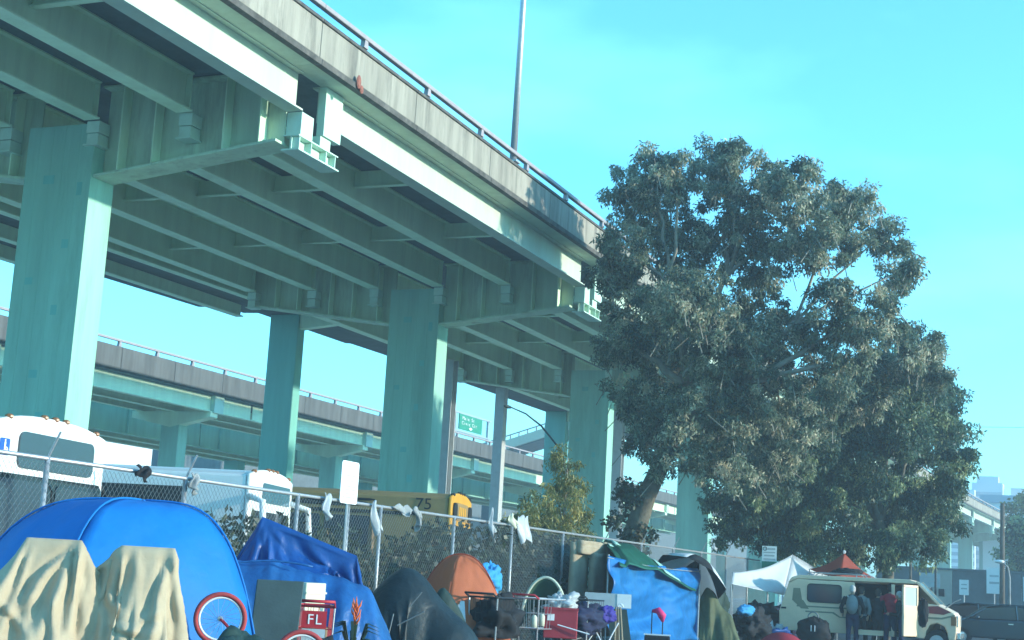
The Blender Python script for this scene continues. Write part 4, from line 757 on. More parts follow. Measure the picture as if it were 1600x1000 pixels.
MB().tube([(.05, -.06, .44), (.05, .06, .44)], .05, 12).beam((.05, .05, .44), (.16, .05, .54), .02, .025).beam((.05, -.05, .44), (-.06, -.05, .34), .02, .025).build('crank', 'galvanised', bk)
# clutter in front of the dark blue tarp
blob('dark_sack', 'tarp_darkgreen', (-6.75, 10.75, .42), (.34, .62, .46), 'dark green tarp heap under the red-tyred bicycle wheel', 'tarp', 2, .22)
blob('dark_sack', 'cloth_black', (-7.0, 12.4, .42), (.35, .5, .34), 'black sack heap between the red bicycle wheels', 'sack', 9, .5)
pn = thing('leaning_board', 'dark grey-green board standing behind the red shopping cart', 'board', (-7.95, 13.25, .13)); rd, fd = frame(-7.95, 13.25)
MB().obox(Vector((-7.95, 13.25, .70)), rd * .24, fd * .03 , Vector((.03, 0, .60))).build('board', 'board_dark', pn, bevel=.01); MB().obox(Vector((-8.05, 13.4, .5)), rd * .2, fd * .03, Vector((0, 0, .37))).build('brace', 'timber', pn)
cb_ = thing('cream_box', 'cream cardboard box on top of things behind the red cart', 'box', (-8.35, 14.5, .13)); MB().box(-8.45, -8.2, 14.28, 14.72, .8, 1.28).build('box', 'board_cream', cb_, bevel=.01); MB().box(-8.46, -8.19, 14.27, 14.73, 1.16, 1.18).build('lid_edge', 'board_cream', cb_); MB().box(-8.5, -8.15, 14.2, 14.8, .13, .79).build('stand', 'timber', cb_)
fl = thing('potted_flower', 'orange spiky flower in a leafy pot before the dark blue tarp', 'plant', (-7.8, 14.85, .13)); c = Vector((-7.8, 14.72, 0))
MB().tube([c + Vector((0, 0, .13)), c + Vector((0, 0, .42))], [.1, .14], 12).build('pot', 'cardboard', fl, smooth=True)
MB().tube([c + Vector((0, 0, .4)), c + Vector((.01, 0, .88))], .013, 6).build('stem', 'leaf_sap', fl)
for i in range(11):
    a = i * 2.4; d = Vector((math.cos(a), math.sin(a), 0)); z = .84 + .02 * i; MB().tube([c + Vector((0, 0, z)), c + d * .045 + Vector((0, 0, z + .06)), c + d * .06 + Vector((0, 0, z + .12))], [.012, .012, .002], 5).build('petal', 'flower', fl, smooth=True)
for i in range(12):
    a = i * 2.1; d = Vector((math.cos(a), math.sin(a), 0)); s_ = d.cross(Vector((0, 0, 1))); h = .25 + .2 * random.random()
    MB().add([c + Vector((0, 0, .42)), c + d * .15 + s_ * .04 + Vector((0, 0, .45 + h)), c + d * .32 + Vector((0, 0, .4 + h)), c + d * .15 - s_ * .04 + Vector((0, 0, .45 + h))], [(0, 1, 2, 3)]).build('leaf', 'leaf_dark', fl, solid=.003)
# --- middle clutter: carts, bags, boards
def px(u0): return u0
cart((-9.1, 23.9, .13), R(75), 'shopping cart with dull red side panel and plastic bag in it', rim='red_dull', group='shopping carts among the tents')
rp = thing('red_crate', 'dull red plastic crate panel with pale label hung on a cart', 'crate', (-8.8, 24.0, .5)); rd, fd = frame(-8.75, 24.0); q = Vector((-8.75, 24.0, .73))
MB().obox(q, rd * .29, fd * .02, Vector((0, 0, .25))).build('side', 'red_dull', rp, bevel=.015); MB().obox(q + Vector((0, 0, .25)), rd * .30, fd * .035, Vector((0, 0, .02))).build('rim', 'red_dull', rp); MB().obox(q - rd * .17 + fd * .022 + Vector((0, 0, .1)), rd * .06, fd * .004, Vector((0, 0, .055))).build('label', 'sign_white', rp)
MB().tube([q + fd * .05 + rd * -.05 - Vector((0, 0, .02)), q + fd * .08 + rd * .5 - Vector((0, 0, .15))], .012, 6).build('stick', 'rim_white', rp)
cart((-9.2, 22.2, .13), R(80), 'dark laden shopping cart just right of the orange tent doorway', rim='black_paint', wirem='black_paint')
blob('black_bag', 'cloth_black', (-9.2, 22.2, .72), (.36, .55, .42), 'black bag filling the cart right of the orange tent doorway', 'bag', 4, .5, floor=.5)
cart((-9.0, 25.9, .13), R(85), 'dark shopping cart under the blue and black bundle', rim='black_paint', wirem='black_paint')
blob('dark_bundle', 'cloth_navy', (-9.0, 25.8, .78), (.4, .75, .3), 'navy and black bundle heaped on a cart below the white board', 'bundle', 6, .5, floor=.45)
blob('purple_bundle', 'cloth_purple', (-8.7, 26.3, .88), (.16, .3, .16), 'violet-blue cloth on the navy bundle', 'cloth', 8, .4, floor=.7)
blob('plastic_bag', 'plastic_white', (-9.1, 25.0, 1.02), (.28, .36, .2), 'crumpled white plastic bag under the green arched pop-up', 'bag', 1, .7, floor=.8)
pu = thing('popup_shelter', 'small green pop-up net with cream arched rim behind the carts', 'tent', (-9.6, 25.8, .13)); PC = (-9.7, 25.7)
MB().tube([onplane(*PC, .43 * math.sin(t), 0, .62 + .88 * math.cos(t)) for t in np.linspace(-1.55, 1.55, 24)], .028, 8).build('rim', 'piping_cream', pu, smooth=True)
MB().grid(lambda a, b: onplane(*PC, .42 * math.sin(-1.5 + 3 * a) * (1 - .15 * b), -.35 * b, .6 + .87 * math.cos(-1.5 + 3 * a) * (1 - b * .55)), 24, 10).build('net', 'net_green', pu, smooth=True, solid=.004)
MB().tube([onplane(*PC, .28, .02, 1.3), onplane(*PC, -.02, .08, .8)], .022, 6).build('strap', 'piping_cream', pu); MB().tube([onplane(*PC, .3, .02, 1.25), onplane(*PC, .45, .05, .6)], .022, 6).build('strap', 'piping_cream', pu)
for i, (x, y, z, r) in enumerate([(-8.7, 22.6, .68, .05), (-8.7, 22.95, .70, .05)]): tag(MB().tube([(x, y, z), (x, y, z + .16), (x, y, z + .2)], [r, r, r * .5], 10).build('plastic_bottle', 'board_cream', smooth=True, origin=(x, y, z)), ('left' if i == 0 else 'right') + ' of two small white containers hung below the orange tent', 'bottle')
fm = thing('foam_mattress', 'folded tan foam mattress leaning upright on the fence beside the blue tarp', 'mattress', (-10.6, 31, .13))
for i, (y0, y1, z0, z1, x, b) in enumerate([(29.75, 30.65, .2, 2.3, -10.65, .1), (30.35, 31.15, 1.25, 2.1, -10.42, .09), (30.5, 31.1, .2, 1.3, -10.55, .08), (31.0, 32.2, .3, 1.9, -10.5, .1), (31.15, 31.9, 1.75, 2.35, -10.45, .12), (29.8, 31.2, 2.05, 2.33, -10.5, .12)]):
    nn = 10
    def fn(a, v, y0=y0, y1=y1, z0=z0, z1=z1, x=x, b=b, i=i):
        t = v * 2 * math.pi; yy = (y0 + y1) / 2 + (y1 - y0) / 2 * math.copysign(abs(math.cos(t)) ** .5, math.cos(t)); return (x + b * math.copysign(abs(math.sin(t)) ** .6, math.sin(t)) * (1 + .3 * nz(a * 3 + i, v * 4)), yy + .05 * nz(a * 4, v * 3 + i), z0 + (z1 - z0) * a + .04 * nz(v * 5 + i, a * 2))
    mb = MB().grid(fn, nn, 24); mb.build('fold', 'foam_tan', fm, smooth=True, solid=.03)
wb = thing('white_board', 'grey and white sign board lying across the bundles before the blue tarp', 'board', (-9.0, 27.4, .13)); rd, fd = frame(-9, 27.4); q = Vector((-9.0, 27.3, 1.13))
MB().obox(q, rd * .45, fd * .015, Vector((0, 0, .135)) - rd * .0).build('board', 'board_grey', wb); MB().obox(q + rd * .31 + fd * .018, rd * .135, fd * .004, Vector((0, 0, .13))).build('paper', 'board_white', wb); MB().obox(q - Vector((0, 0, .65)) + rd * .2, rd * .03, fd * .02, Vector((0, 0, .5))).build('leg', 'timber', wb)
db_ = thing('slate_board', 'dark slate board leaning in front of the blue tarp below the white board', 'board', (-8.9, 28.0, .13)); MB().obox(Vector((-8.95, 27.95, .55)) , rd * .2, fd * .015, Vector((.02, -.05, .42)) - rd * .08).build('board', 'board_dark', db_); MB().obox(Vector((-9.2, 28.3, .4)), rd * .02, fd * .02, Vector((0, 0, .27))).build('brace', 'timber', db_)
ss = thing('walking_sticks', 'bundle of pale sticks and a tan bag standing before the slate board', 'sticks', (-8.7, 26.9, .13))
for i, (a, b) in enumerate([(0, .02), (.1, .06), (.17, .1)]): MB().tube([onplane(-8.7, 26.9, a, 0, .13), onplane(-8.7, 26.9, b - .02, 0, 1.02)], .017, 6).build('stick', 'foam_tan', ss)
MB().tube([onplane(-8.7, 26.9, .08 + .05 * math.sin(t), 0, 1.02 + .06 * math.cos(t)) for t in np.linspace(-1.6, 1.6, 8)], .015, 6).build('crook', 'rim_white', ss, smooth=True)
for i, (p, q_) in enumerate([((-.55, .1, .3), (-.35, .1, .62)), ((-.2, .1, .3), (-.35, .1, .55)), ((-.15, .12, .35), (.05, .1, .75)), ((-.9, .1, .35), (-.6, .1, .45))]):
    tag(MB().tube([onplane(-8.5, 26.3, *p), onplane(-8.5, 26.3, *q_)], .013, 5).build('loose_pole', 'rim_white', origin=onplane(-8.5, 26.3, *p)), ('first', 'second', 'third', 'lowest')[i] + ' short pale pole from the left before the navy bundle' if i < 3 else 'short pale pole lying nearly flat before the navy bundle', 'pole', 'loose poles before the navy bundle')

# --- blue tarp shelter with green cover
bs = thing('tarp_shelter', 'tall blue tarp shelter with green cover between foam mattress and umbrella', 'shelter', (-9.6, 32.5, .13))
def tarp_front(a, b):
    y = 29.0 + 7.1 * a; top_ = 2.02 - .2 * math.sin(math.pi * min(1, a * 1.2)) * .6 + (-.08 if a > .6 else 0); z = .2 + (top_ - .2) * (1 - b)
    x = -9.6 + .10 * math.sin(a * 9 + b * 3 + 2 * nz(a * 3, b * 2)) * (.35 + b) + .14 * nz(a * 6 + b * 4, b * 5 - a * 3, 1.3) + .35 * b * .4
    return (x, y, z)
MB().grid(tarp_front, 60, 36).build('front_tarp', 'tarp_blue', bs, smooth=True, solid=.008)
MB().grid(lambda a, b: (-9.55 - 1.2 * a, 36.1 + .05 * math.sin(12 * a) * b, .2 + (1.65 + .1 * a) * (1 - b)), 10, 10).build('side_tarp', 'tarp_blue', bs, smooth=True, solid=.008)
def gcov(a, b):
    y = 32.2 - 3.0 * b + (4.3 + 1.9 * b) * a; crest = 2.42 - max(0, a - .45) * .95 - (.08 if a < .1 else 0); x = -10.9 + 1.5 * b; z = crest - (.0 + .52 * b ** 2 + .10 * math.sin(a * math.pi) * b) + .05 * nz(a * 5, b * 4)
    return (x, y + .1 * nz(b * 4, a * 3), z)
MB().grid(gcov, 50, 24).build('green_cover', 'tarp_green', bs, smooth=True, solid=.01)
for (a0, a1, b0, b1) in ((.02, .22, .0, .45), (.55, .85, .62, .97)):
    def patch(a, b): p = gcov(a0 + (a1 - a0) * (a * (1 - .25 * b)), b0 + (b1 - b0) * b); return (p[0] + .02, p[1], p[2] + .025)
    MB().grid(patch, 12, 8).build('mint_patch', 'tarp_mint', bs, smooth=True, solid=.004)
MB().tube([(-9.5, 36.0, .13), (-9.5, 36.05, 1.9)], .02, 6).build('pole', 'galvanised', bs); MB().tube([(-9.62, 29.1, .13), (-9.62, 29.1, 2.05)], .02, 6).build('pole', 'galvanised', bs)
MB().tube([(-9.58, 28.9, 1.98), (-9.5, 32.2, 1.86), (-9.52, 36.1, 1.86)], .008, 5).build('rope', 'rag', bs)
# umbrella
um = thing('umbrella', 'black and white panelled umbrella tipped on the end of the blue tarp shelter', 'umbrella', (-9.5, 36.8, 1.2)); ax = Vector((.25, .55, .9)).normalized(); a_ = ax.orthogonal().normalized(); b_ = ax.cross(a_); apex = Vector((-9.6, 36.3, 2.18))
for i in range(8):
    def fn(u, v, i=i):
        t = 2 * math.pi * (i + u) / 8; rr = .95 * v * (1 - .06 * math.sin(u * math.pi) * v); d = a_ * math.cos(t) + b_ * math.sin(t); return apex + d * rr - ax * (.55 * v ** 1.8)
    MB().grid(fn, 4, 6).build('panel', 'cloth_black' if i % 2 else 'tent_white', um, smooth=True, solid=.004)
MB().tube([apex, apex - ax * 1.0], .012, 6).build('shaft', 'black_paint', um); MB().tube([apex - ax * 1.0, apex - ax * 1.12], .022, 6).build('handle', 'black_paint', um)
olv = drape(-9.2, 36.6, [(-.55, .3), (-.4, 1.2), (-.25, 1.5), (-.1, 1.4), (.15, 1.0), (.4, .8), (.6, .2)], .4, .4, 'tarp_olive', 'olive_tarp', None, .05, 9, 3.9, 50, 30); tag(olv, 'olive green tarp hanging right of the blue tarp shelter', 'tarp')
lg = thing('trolley_case', 'dark wheeled case with tall handle and pink top before the blue tarp', 'suitcase', (-8.5, 29.1, .13)); rd, fd = frame(-8.5, 29.1)
MB().obox(Vector((-8.5, 29.05, .30)), rd * .26, fd * .13, Vector((0, 0, .17))).build('case', 'cloth_black', lg, bevel=.03); MB().obox(Vector((-8.5, 29.05, .485)), rd * .27, fd * .1, Vector((0, 0, .012))).build('trim', 'rim_white', lg)
for u in (-.12, .1): MB().tube([onplane(-8.5, 29.05, u, 0, .49), onplane(-8.5, 29.05, u, 0, .95 if u < 0 else .76)], .012, 6).build('handle_rod', 'black_paint', lg)
MB().tube([onplane(-8.5, 29.05, -.12, 0, .95), onplane(-8.5, 29.05, .0, .02, .97), onplane(-8.5, 29.05, .09, .02, .86), onplane(-8.5, 29.05, .1, 0, .74)], [.03, .075, .085, .02], 10).build('grip_cover', 'cloth_pink', lg, smooth=True)
# --- white canopy, red canopy and what lies under them
wc = thing('white_canopy', 'white fabric canopy stretched between poles left of the camper van', 'canopy', (-10, 46, 0))
A, Bp, C_, D = Vector((-9.9, 41.2, 1.95)), Vector((-9.4, 47.1, 2.68)), Vector((-9.02, 43.9, 1.40)), Vector((-9.6, 39.8, 1.62))
MB().grid(lambda a, b: (A.lerp(Bp, a)).lerp(D.lerp(C_, a), b) - Vector((0, 0, .16 * math.sin(math.pi * a) * math.sin(math.pi * b) + .14 * math.sin(math.pi * a) * (1 - b) + .01 * nz(a * 6, b * 6))), 24, 12).build('fabric', 'tent_white', wc, smooth=True, solid=.01)
E1, E2 = Vector((-8.6, 49.0, 2.1)), Vector((-8.6, 46, 1.5))
MB().grid(lambda a, b: Bp.lerp(E1, a).lerp(C_.lerp(E2, a), b), 6, 6).build('end_flap', 'tent_white', wc, smooth=True, solid=.01)
for q in (A, Bp, C_, D): MB().tube([(q.x, q.y, 0), tuple(q)], .02, 6).build('pole', 'galvanised', wc)
rc = thing('red_canopy', 'faded red pyramid canopy behind the camper van roof', 'canopy', (-7.75, 47, 0)); ap = Vector((-7.74, 47.0, 2.80)); cs = [Vector((-8.75, 46.6, 2.25)), Vector((-7.75, 45.9, 2.05)), Vector((-6.75, 47.2, 2.05)), Vector((-7.75, 48.1, 2.2))]
for i in range(4):
    p, q = cs[i], cs[(i + 1) % 4]; MB().grid(lambda a, b: p.lerp(q, a).lerp(ap, b) - Vector((0, 0, .10 * math.sin(math.pi * b) + .05 * math.sin(math.pi * a) * (1 - b))), 8, 8).build('panel', 'tent_red', rc, smooth=True, solid=.008); MB().tube([(p.x, p.y, 0), tuple(p)], .02, 6).build('pole', 'galvanised', rc)
MB().ell(ap + Vector((0, 0, .03)), (.05, .05, .06), 8, 6).build('finial', 'tent_white', rc)
for i, (x, y, z, r, m, lab, am) in enumerate([(-9.6, 43.2, .6, (.6, 1.4, .55), 'cloth_black', 'black heap in the shade under the left end of the white canopy', .5), (-9.4, 46.8, .6, (.6, 1.5, .6), 'cloth_navy', 'navy heap in the shade under the middle of the white canopy', .5), (-9.2, 49.6, .5, (.5, 1.0, .5), 'tarp_darkgreen', 'dark green heap under the right end of the white canopy', .5),
                                               (-8.9, 38.6, .95, (.2, .6, .16), 'cloth_azure', 'bright blue cloth heap right of the olive tarp', .2), (-8.8, 39.4, .55, (.4, 1.0, .42), 'cloth_black', 'black bags below the bright blue cloth', .5), (-8.4, 40.5, .3, (.35, .7, .22), 'tarp_navy', 'crumpled blue tarp on the ground left of the van', .6), (-8.9, 41.9, .3, (.35, .5, .3), 'plastic_white', 'white and green rubbish heap at the rear of the van', .7), (-10.2, 39.8, .9, (.4, 1.6, .75), 'tarp_darkgreen', 'dark green tent fabric between umbrella and white canopy', .4)]):
    blob('heap', m, (x, y, z), r, lab, 'heap', i * 1.7, am, 'heaps of belongings by the canopy', floor=0)
s2 = thing('parking_sign', 'white and green parking regulation sign above the white canopy', 'sign', (-10.05, 46.5, 0)); rd, fd = frame(-10.05, 46.5); q = Vector((-10.0, 46.45, 2.66))
MB().tube([(-10.05, 46.52, 0), (-10.05, 46.52, 2.9)], .03, 8).build('post', 'galvanised', s2); MB().obox(q, rd * .23, fd * .01, Vector((0, 0, .24))).build('panel', 'sign_white', s2); MB().obox(q - Vector((0, 0, .38)), rd * .23, fd * .01, Vector((0, 0, .13))).build('panel', 'sign_green', s2)
for z, w, h, o in ((.15, .12, .03, .06), (.04, .18, .02, 0), (-.06, .16, .025, 0), (-.17, .18, .02, 0)): MB().obox(q + fd * .013 + rd * o + Vector((0, 0, z)), rd * w, fd * .002, Vector((0, 0, h))).build('print_line', 'ink_faint', s2)
MB().ring(q + fd * .014 - rd * .14 + Vector((0, 0, .15)), .055, .012, fd, 16, 5).build('symbol', 'ink', s2)

# ================================================================== CAMPER VAN (local: nose +x, near side -y)
vn = thing('camper_van', 'old cream conversion van with open side door and brown stripes', 'van', (-6.42, 43.6, 0), R(2), None, True)
cm_ = 'van_cream'
MB().prism([(-2.42, .42), (-.33, .42), (-.33, 1.86), (-1.95, 1.88), (-2.2, 1.75), (-2.45, .95)], 'y', -1.0, -.94).build('rear_quarter', cm_, vn, bevel=.02)
MB().prism([(-2.22, 1.76), (-1.95, 1.885), (1.36, 1.90), (1.36, 1.95), (1.2, 2.02), (-1.9, 2.0), (-2.12, 1.92)], 'y', -.97, .97).build('roof', cm_, vn, bevel=.04)
MB().prism([(-2.42, .42), (1.9, .42), (1.9, 1.3), (1.36, 1.9), (-1.95, 1.88), (-2.2, 1.75), (-2.45, .95)], 'y', .94, 1.0).build('far_side', cm_, vn, bevel=.02)
MB().prism([(-2.46, .45), (-2.40, .45), (-2.40, .95), (-2.14, 1.78), (-2.2, 1.78), (-2.46, .95)], 'y', -.935, .935).build('rear_wall', cm_, vn, bevel=.02)
MB().box(-.325, .68, -1.0, -.94, .42, .56).build('sill', cm_, vn); MB().box(.69, .78, -1.0, -.94, .42, 1.86).build('door_pillar', cm_, vn); MB().box(.79, 1.35, -1.0, -.94, .42, .5).build('sill', 'black_paint', vn)
MB().box(-2.38, 1.85, -.93, .93, .44, .52).build('floor', 'interior', vn); MB().box(-2.38, 1.3, .90, .935, .53, 1.86).build('far_lining', 'interior', vn)
MB().prism([(1.36, .42), (1.62, .42), (1.64, .62), (1.74, .80), (1.92, .86), (2.12, .78), (2.2, .6), (2.22, .42), (2.42, .42), (2.45, .7), (2.45, 1.05), (2.38, 1.16), (1.98, 1.36), (1.36, 1.40)], 'y', -1.0, .99).build('nose', cm_, vn, bevel=.03)
MB().obox(Vector((1.69, 0, 1.66)), Vector((.3, 0, -.29)), Vector((0, .90, 0)), Vector((.008, 0, .008))).build('windscreen', 'glass_teal', vn)
for y in (-.96, .96): MB().beam((1.37, y, 1.97), (1.98, y, 1.36), .06, .06).build('screen_pillar', cm_, vn)
MB().prism(rrect(-1.62, -.72, 1.28, 1.73, .08), 'y', -1.03, -1.002).build('window', 'glass_dark', vn); wf = vn.children[-1]; MB().prism(rrect(-1.66, -.68, 1.24, 1.77, .1), 'y', -1.018, -1.001).build('window_frame', 'black_paint', vn)
MB().prism(rrect(.1, .55, 1.3, 1.7, .05), 'y', .93, .937).build('far_window', 'tower_white', vn); MB().prism(rrect(.82, 1.25, 1.35, 1.78, .05), 'y', .87, .895).build('far_window', 'tower_white', vn)
MB().prism([(-2.05, 1.62), (-1.86, 1.62), (-1.80, 1.30), (-1.76, 1.28), (-1.6, 1.05), (-1.82, 1.05), (-2.08, 1.28)], 'y', -1.008, -1.001).build('stripe', 'van_stripe', vn)
MB().prism([(-1.95, 1.14), (-.35, 1.14), (-.35, 1.10), (-1.95, 1.10)], 'y', -1.006, -1.0005).build('stripe', 'van_stripe', vn)
MB().prism([(-1.7, 1.0), (-.9, 1.0), (-.72, .88), (-.35, .88), (-.35, .85), (-.74, .85), (-.94, .96), (-1.7, .96)], 'y', -1.006, -1.0005).build('stripe', 'van_stripe', vn)
MB().prism([(1.62, 1.30), (1.95, 1.33), (2.3, 1.18), (2.1, 1.1), (1.7, 1.12)], 'y', -1.012, -1.0015).build('primer_patch', 'van_maroon', vn)
MB().prism([(1.5, 1.02), (2.05, 1.02), (2.4, 1.12), (2.4, 1.07), (2.06, .97), (1.5, .97)], 'y', -1.011, -1.0015).build('stripe', 'van_stripe', vn)
od = MB(); hx, hy = 1.40, -1.02; da = R(-62); dv = Vector((-math.cos(da), math.sin(da), 0))
H_ = Vector((hx, hy, 0)); nd = Vector((dv.y, -dv.x, 0))
door = MB().obox(H_ + dv * .36 + Vector((0, 0, .88)), dv * .36, nd * .035, Vector((0, 0, .42))).build('front_door', cm_, vn, bevel=.02)
for a, b, z0, z1 in ((0, .06, 1.3, 1.84), (.66, .72, 1.3, 1.84), (0, .72, 1.80, 1.86)): MB().obox(H_ + dv * (a + b) / 2 + Vector((0, 0, (z0 + z1) / 2)), dv * (b - a) / 2, nd * .03, Vector((0, 0, (z1 - z0) / 2))).build('window_frame', cm_, door)
MB().obox(H_ + dv * .36 + Vector((0, 0, 1.55)), dv * .3, nd * .006, Vector((0, 0, .25))).build('pane', 'board_grey', door); MB().obox(H_ + dv * .4 + nd * .04 + Vector((0, 0, 1.0)), dv * .3, nd * .004, Vector((0, 0, .09))).build('stripe', 'van_brown', door)
MB().box(2.43, 2.47, -.98, -.72, .78, 1.08).build('headlight', 'chrome', vn); MB().box(2.30, 2.44, -1.02, -1.0, .82, 1.06).build('marker_lamp', 'lamp_amber', vn); MB().box(2.43, 2.47, .72, .98, .78, 1.08).build('headlight', 'chrome', vn)
MB().box(2.44, 2.55, -.95, .95, .45, .62).build('bumper', 'chrome', vn, bevel=.02); MB().box(-2.56, -2.45, -.95, .95, .42, .58).build('bumper', 'chrome', vn, bevel=.02)
MB().box(-2.39, -2.25, -1.012, -1.001, 1.02, 1.07).build('marker_lamp', 'black_paint', vn)
for x in (-1.45, 1.92):
    for y in (-1.02, .82):
        a, b = MB(), MB(); wheel(a, b, x, y, y + .2, .34); w_ = a.build('wheel', 'black_rubber', vn); b.build('rim', 'galvanised', w_)
MB().prism([(-1.45 + .42 * math.cos(t), .42 + .42 * math.sin(t)) for t in np.linspace(0, math.pi, 14)], 'y', -1.008, -1.002).build('wheel_arch', 'black_paint', vn)
for x in (-1.5, -.3):
    MB().tube([(x, -.8, 2.0), (x, -.78, 2.09), (x, .78, 2.09), (x, .8, 2.0)], .016, 6).build('roof_rack_bar', 'galvanised', vn)
for y in (-.78, .78): MB().tube([(-1.7, y, 2.02), (-1.6, y, 2.09), (-.1, y, 2.09), (.0, y, 2.01)], .016, 6).build('roof_rack_rail', 'galvanised', vn)
MB().prism([(.15, .52), (.55, .52), (.55, 1.0), (.62, 1.55), (.52, 1.55), (.43, 1.0), (.15, .98)], 'y', -.5, .1).build('seat', 'interior', vn, bevel=.03); MB().prism([(.85, .52), (1.25, .52), (1.25, .95), (.97, 1.0), (.9, 1.5), (.8, 1.5)], 'y', -.75, -.2).build('seat', 'interior', vn, bevel=.03)
blob('roof_bag', 'cloth_black', (-7.1, 43.5, 2.14), (.45, .4, .13), 'flat black bag lying on the van roof rack', 'bag', 5, .3, floor=2.08)
jk = blob('hung_jacket', 'cloth_black', (-4.75, 41.95, 1.12), (.15, .1, .4), 'black jacket hanging on the open front door of the van', 'jacket', 11, .3, floor=.6)
wp = thing('wiper_pole', 'pale jointed stick poking up from the van bonnet', 'stick', (-4.3, 42.9, 1.25)); MB().tube([(-4.3, 42.9, 1.25), (-4.0, 42.9, 1.48), (-3.85, 42.95, 1.55)], [.02, .016, .02], 6).build('stick', 'rag', wp)

# ------------------------------------------------------------------ people at the van (local: facing +y)
def person(loc, rz, h, label, shirt, pants, hair, lean=0., arms=((.26, -.05, .95), (-.26, -.05, .95)), elbows=None, step=.1, cap=None, bag=None, short=False, turn=0):
    t = thing('person', label, 'person', loc, rz, None, True); k = h / 1.75
    V = lambda x, y, z: Vector((x, y, z)) * k
    hip, sh_, nk, hd = V(0, 0, .92), V(0, lean * .6, 1.42), V(0, lean * .68, 1.50), V(0, lean * .85 + .02, 1.63)
    el = elbows or [((a[0] * 1.15), -.04, 1.14) for a in arms]
    legs = [(V(s * .09, 0, .9), V(s * .10, s * step * .5 + .03, .49), V(s * .11, s * step, .09)) for s in (-1, 1)]
    def torso(b, g):
        for z, rx, ry in ((.95, .165, .115), (1.08, .15, .105), (1.22, .165, .115), (1.36, .18, .115)): b.ell(V(0, lean * .6 * (z - .92) / .5, z), ((rx + g) * k, (ry + g) * k, .13 * k), 14, 8)
        b.ell(V(0, lean * .6, 1.44), ((.16 + g) * k, (.09 + g) * k, .08 * k), 12, 6)
    def arm(b, i, g, upto=1.):
        a, e = V(*arms[i]), V(*el[i]); s_ = sh_ + V((1 if arms[i][0] > 0 else -1) * .19, 0, 0)
        b.tube([s_ + V(0, 0, .02), s_.lerp(e, .5), e] + ([e.lerp(a, .5), a] if upto >= 1 else [e.lerp(a, upto)]), [(.052 + g) * k, (.05 + g) * k, (.043 + g) * k] + ([(.04 + g) * k, (.03 + g) * k] if upto >= 1 else [(.045 + g) * k]), 8)
    b = MB(); torso(b, -.02)
    for l in legs: b.tube([l[0], l[0].lerp(l[1], .5), l[1], l[1].lerp(l[2], .4), l[2]], [.075 * k, .065 * k, .05 * k, .048 * k, .035 * k], 10); b.ell(l[2] + V(0, .06, -.03), (.04 * k, .11 * k, .035 * k))
    for i in (0, 1):
        arm(b, i, -.012); a = V(*arms[i]); e = V(*el[i]); d = (a - e).normalized(); sd_ = d.orthogonal().normalized()
        b.ell(a + d * .04 * k, (.03 * k, .032 * k, .045 * k))
        for j in range(4): o = sd_ * (j - 1.5) * .017 * k; b.tube([a + d * .06 * k + o, a + d * (.115 + .012 * (j in (1, 2))) * k + o + d.cross(sd_) * .008 * k, a + d * (.14 + .015 * (j in (1, 2))) * k + o + d.cross(sd_) * .03 * k], [.009 * k, .0085 * k, .007 * k], 6)
        b.tube([a + d * .02 * k + sd_ * .025 * k, a + d * .07 * k + sd_ * .05 * k, a + d * .1 * k + sd_ * .05 * k], [.011 * k, .01 * k, .008 * k], 6)
    b.tube([V(0, lean * .62, 1.42), nk, hd], [.06 * k, .052 * k, .05 * k], 10); b.ell(hd + V(0, .01, .02), (.075 * k, .095 * k, .115 * k), 14, 10); b.ell(hd + V(0, .07, -.06), (.05 * k, .045 * k, .045 * k))
    b.ell(hd + V(0, .11, .0), (.014 * k, .022 * k, .025 * k), 8, 6)
    for s in (-1, 1): b.ell(hd + V(s * .078, 0, .0), (.012 * k, .022 * k, .032 * k), 8, 6)
    body = b.build('body', 'skin', t, remesh=.014 * k)
    for s in (-1, 1): MB().ell(hd + V(s * .032, .098, .02), (.012 * k, .008 * k, .008 * k), 8, 6).build('eye', 'black_paint', t)
    MB().ell(hd + V(0, .103, -.055), (.026 * k, .008 * k, .007 * k), 8, 6).build('mouth', 'tyre_red', t)
    b = MB(); b.ell(hd + V(0, -.012, .045), (.088 * k, .103 * k, .105 * k), 14, 10); b.ell(hd + V(0, -.04, -.01), (.082 * k, .08 * k, .08 * k), 14, 8); b.build('cap' if cap else 'hair', cap or hair, t, remesh=.016 * k)
    b = MB(); torso(b, .018); arm(b, 0, .016, .25 if short else .85); arm(b, 1, .016, .25 if short else .85); b.build('shirt', shirt, t, remesh=.02 * k)
    b = MB(); b.ell(V(0, 0, .93), (.185 * k, .135 * k, .13 * k), 14, 8)
    for l in legs: b.tube([l[0], l[0].lerp(l[1], .5), l[1], l[1].lerp(l[2], .5), l[2] + V(0, 0, .03)], [.098 * k, .088 * k, .07 * k, .068 * k, .06 * k], 10)
    b.build('trousers', pants, t, remesh=.02 * k)
    for l in legs: MB().ell(l[2] + V(0, .05, -.035), (.052 * k, .14 * k, .055 * k), 12, 8).build('shoe', 'black_rubber', t, smooth=True)
    return t
def W(x, y): return (x, y, 0)
pz_ = 42.3
p1 = person(W(-6.72, pz_), R(8), 1.76, 'person standing at the van with a grey backpack, seen from behind', 'cloth_black', 'cloth_navy', 'hair_grey', lean=.05, arms=((.27, .1, .98), (-.27, .1, .98)))
bp = thing('backpack', 'rounded grey backpack worn by the person left of the van door', 'backpack', (-6.70, pz_ - .2, .98), R(8), None, True)
MB().ell((0, 0, .26), (.165, .11, .27), 16, 12).ell((0, -.07, .18), (.12, .07, .14), 14, 8).build('bag', 'cloth_grey', bp, smooth=True)
for s in (-1, 1): MB().tube([(s * .1, .06, .45), (s * .12, .16, .5), (s * .13, .26, .44)], .02, 6).build('strap', 'cloth_white' if s < 0 else 'cloth_black', bp, smooth=True)
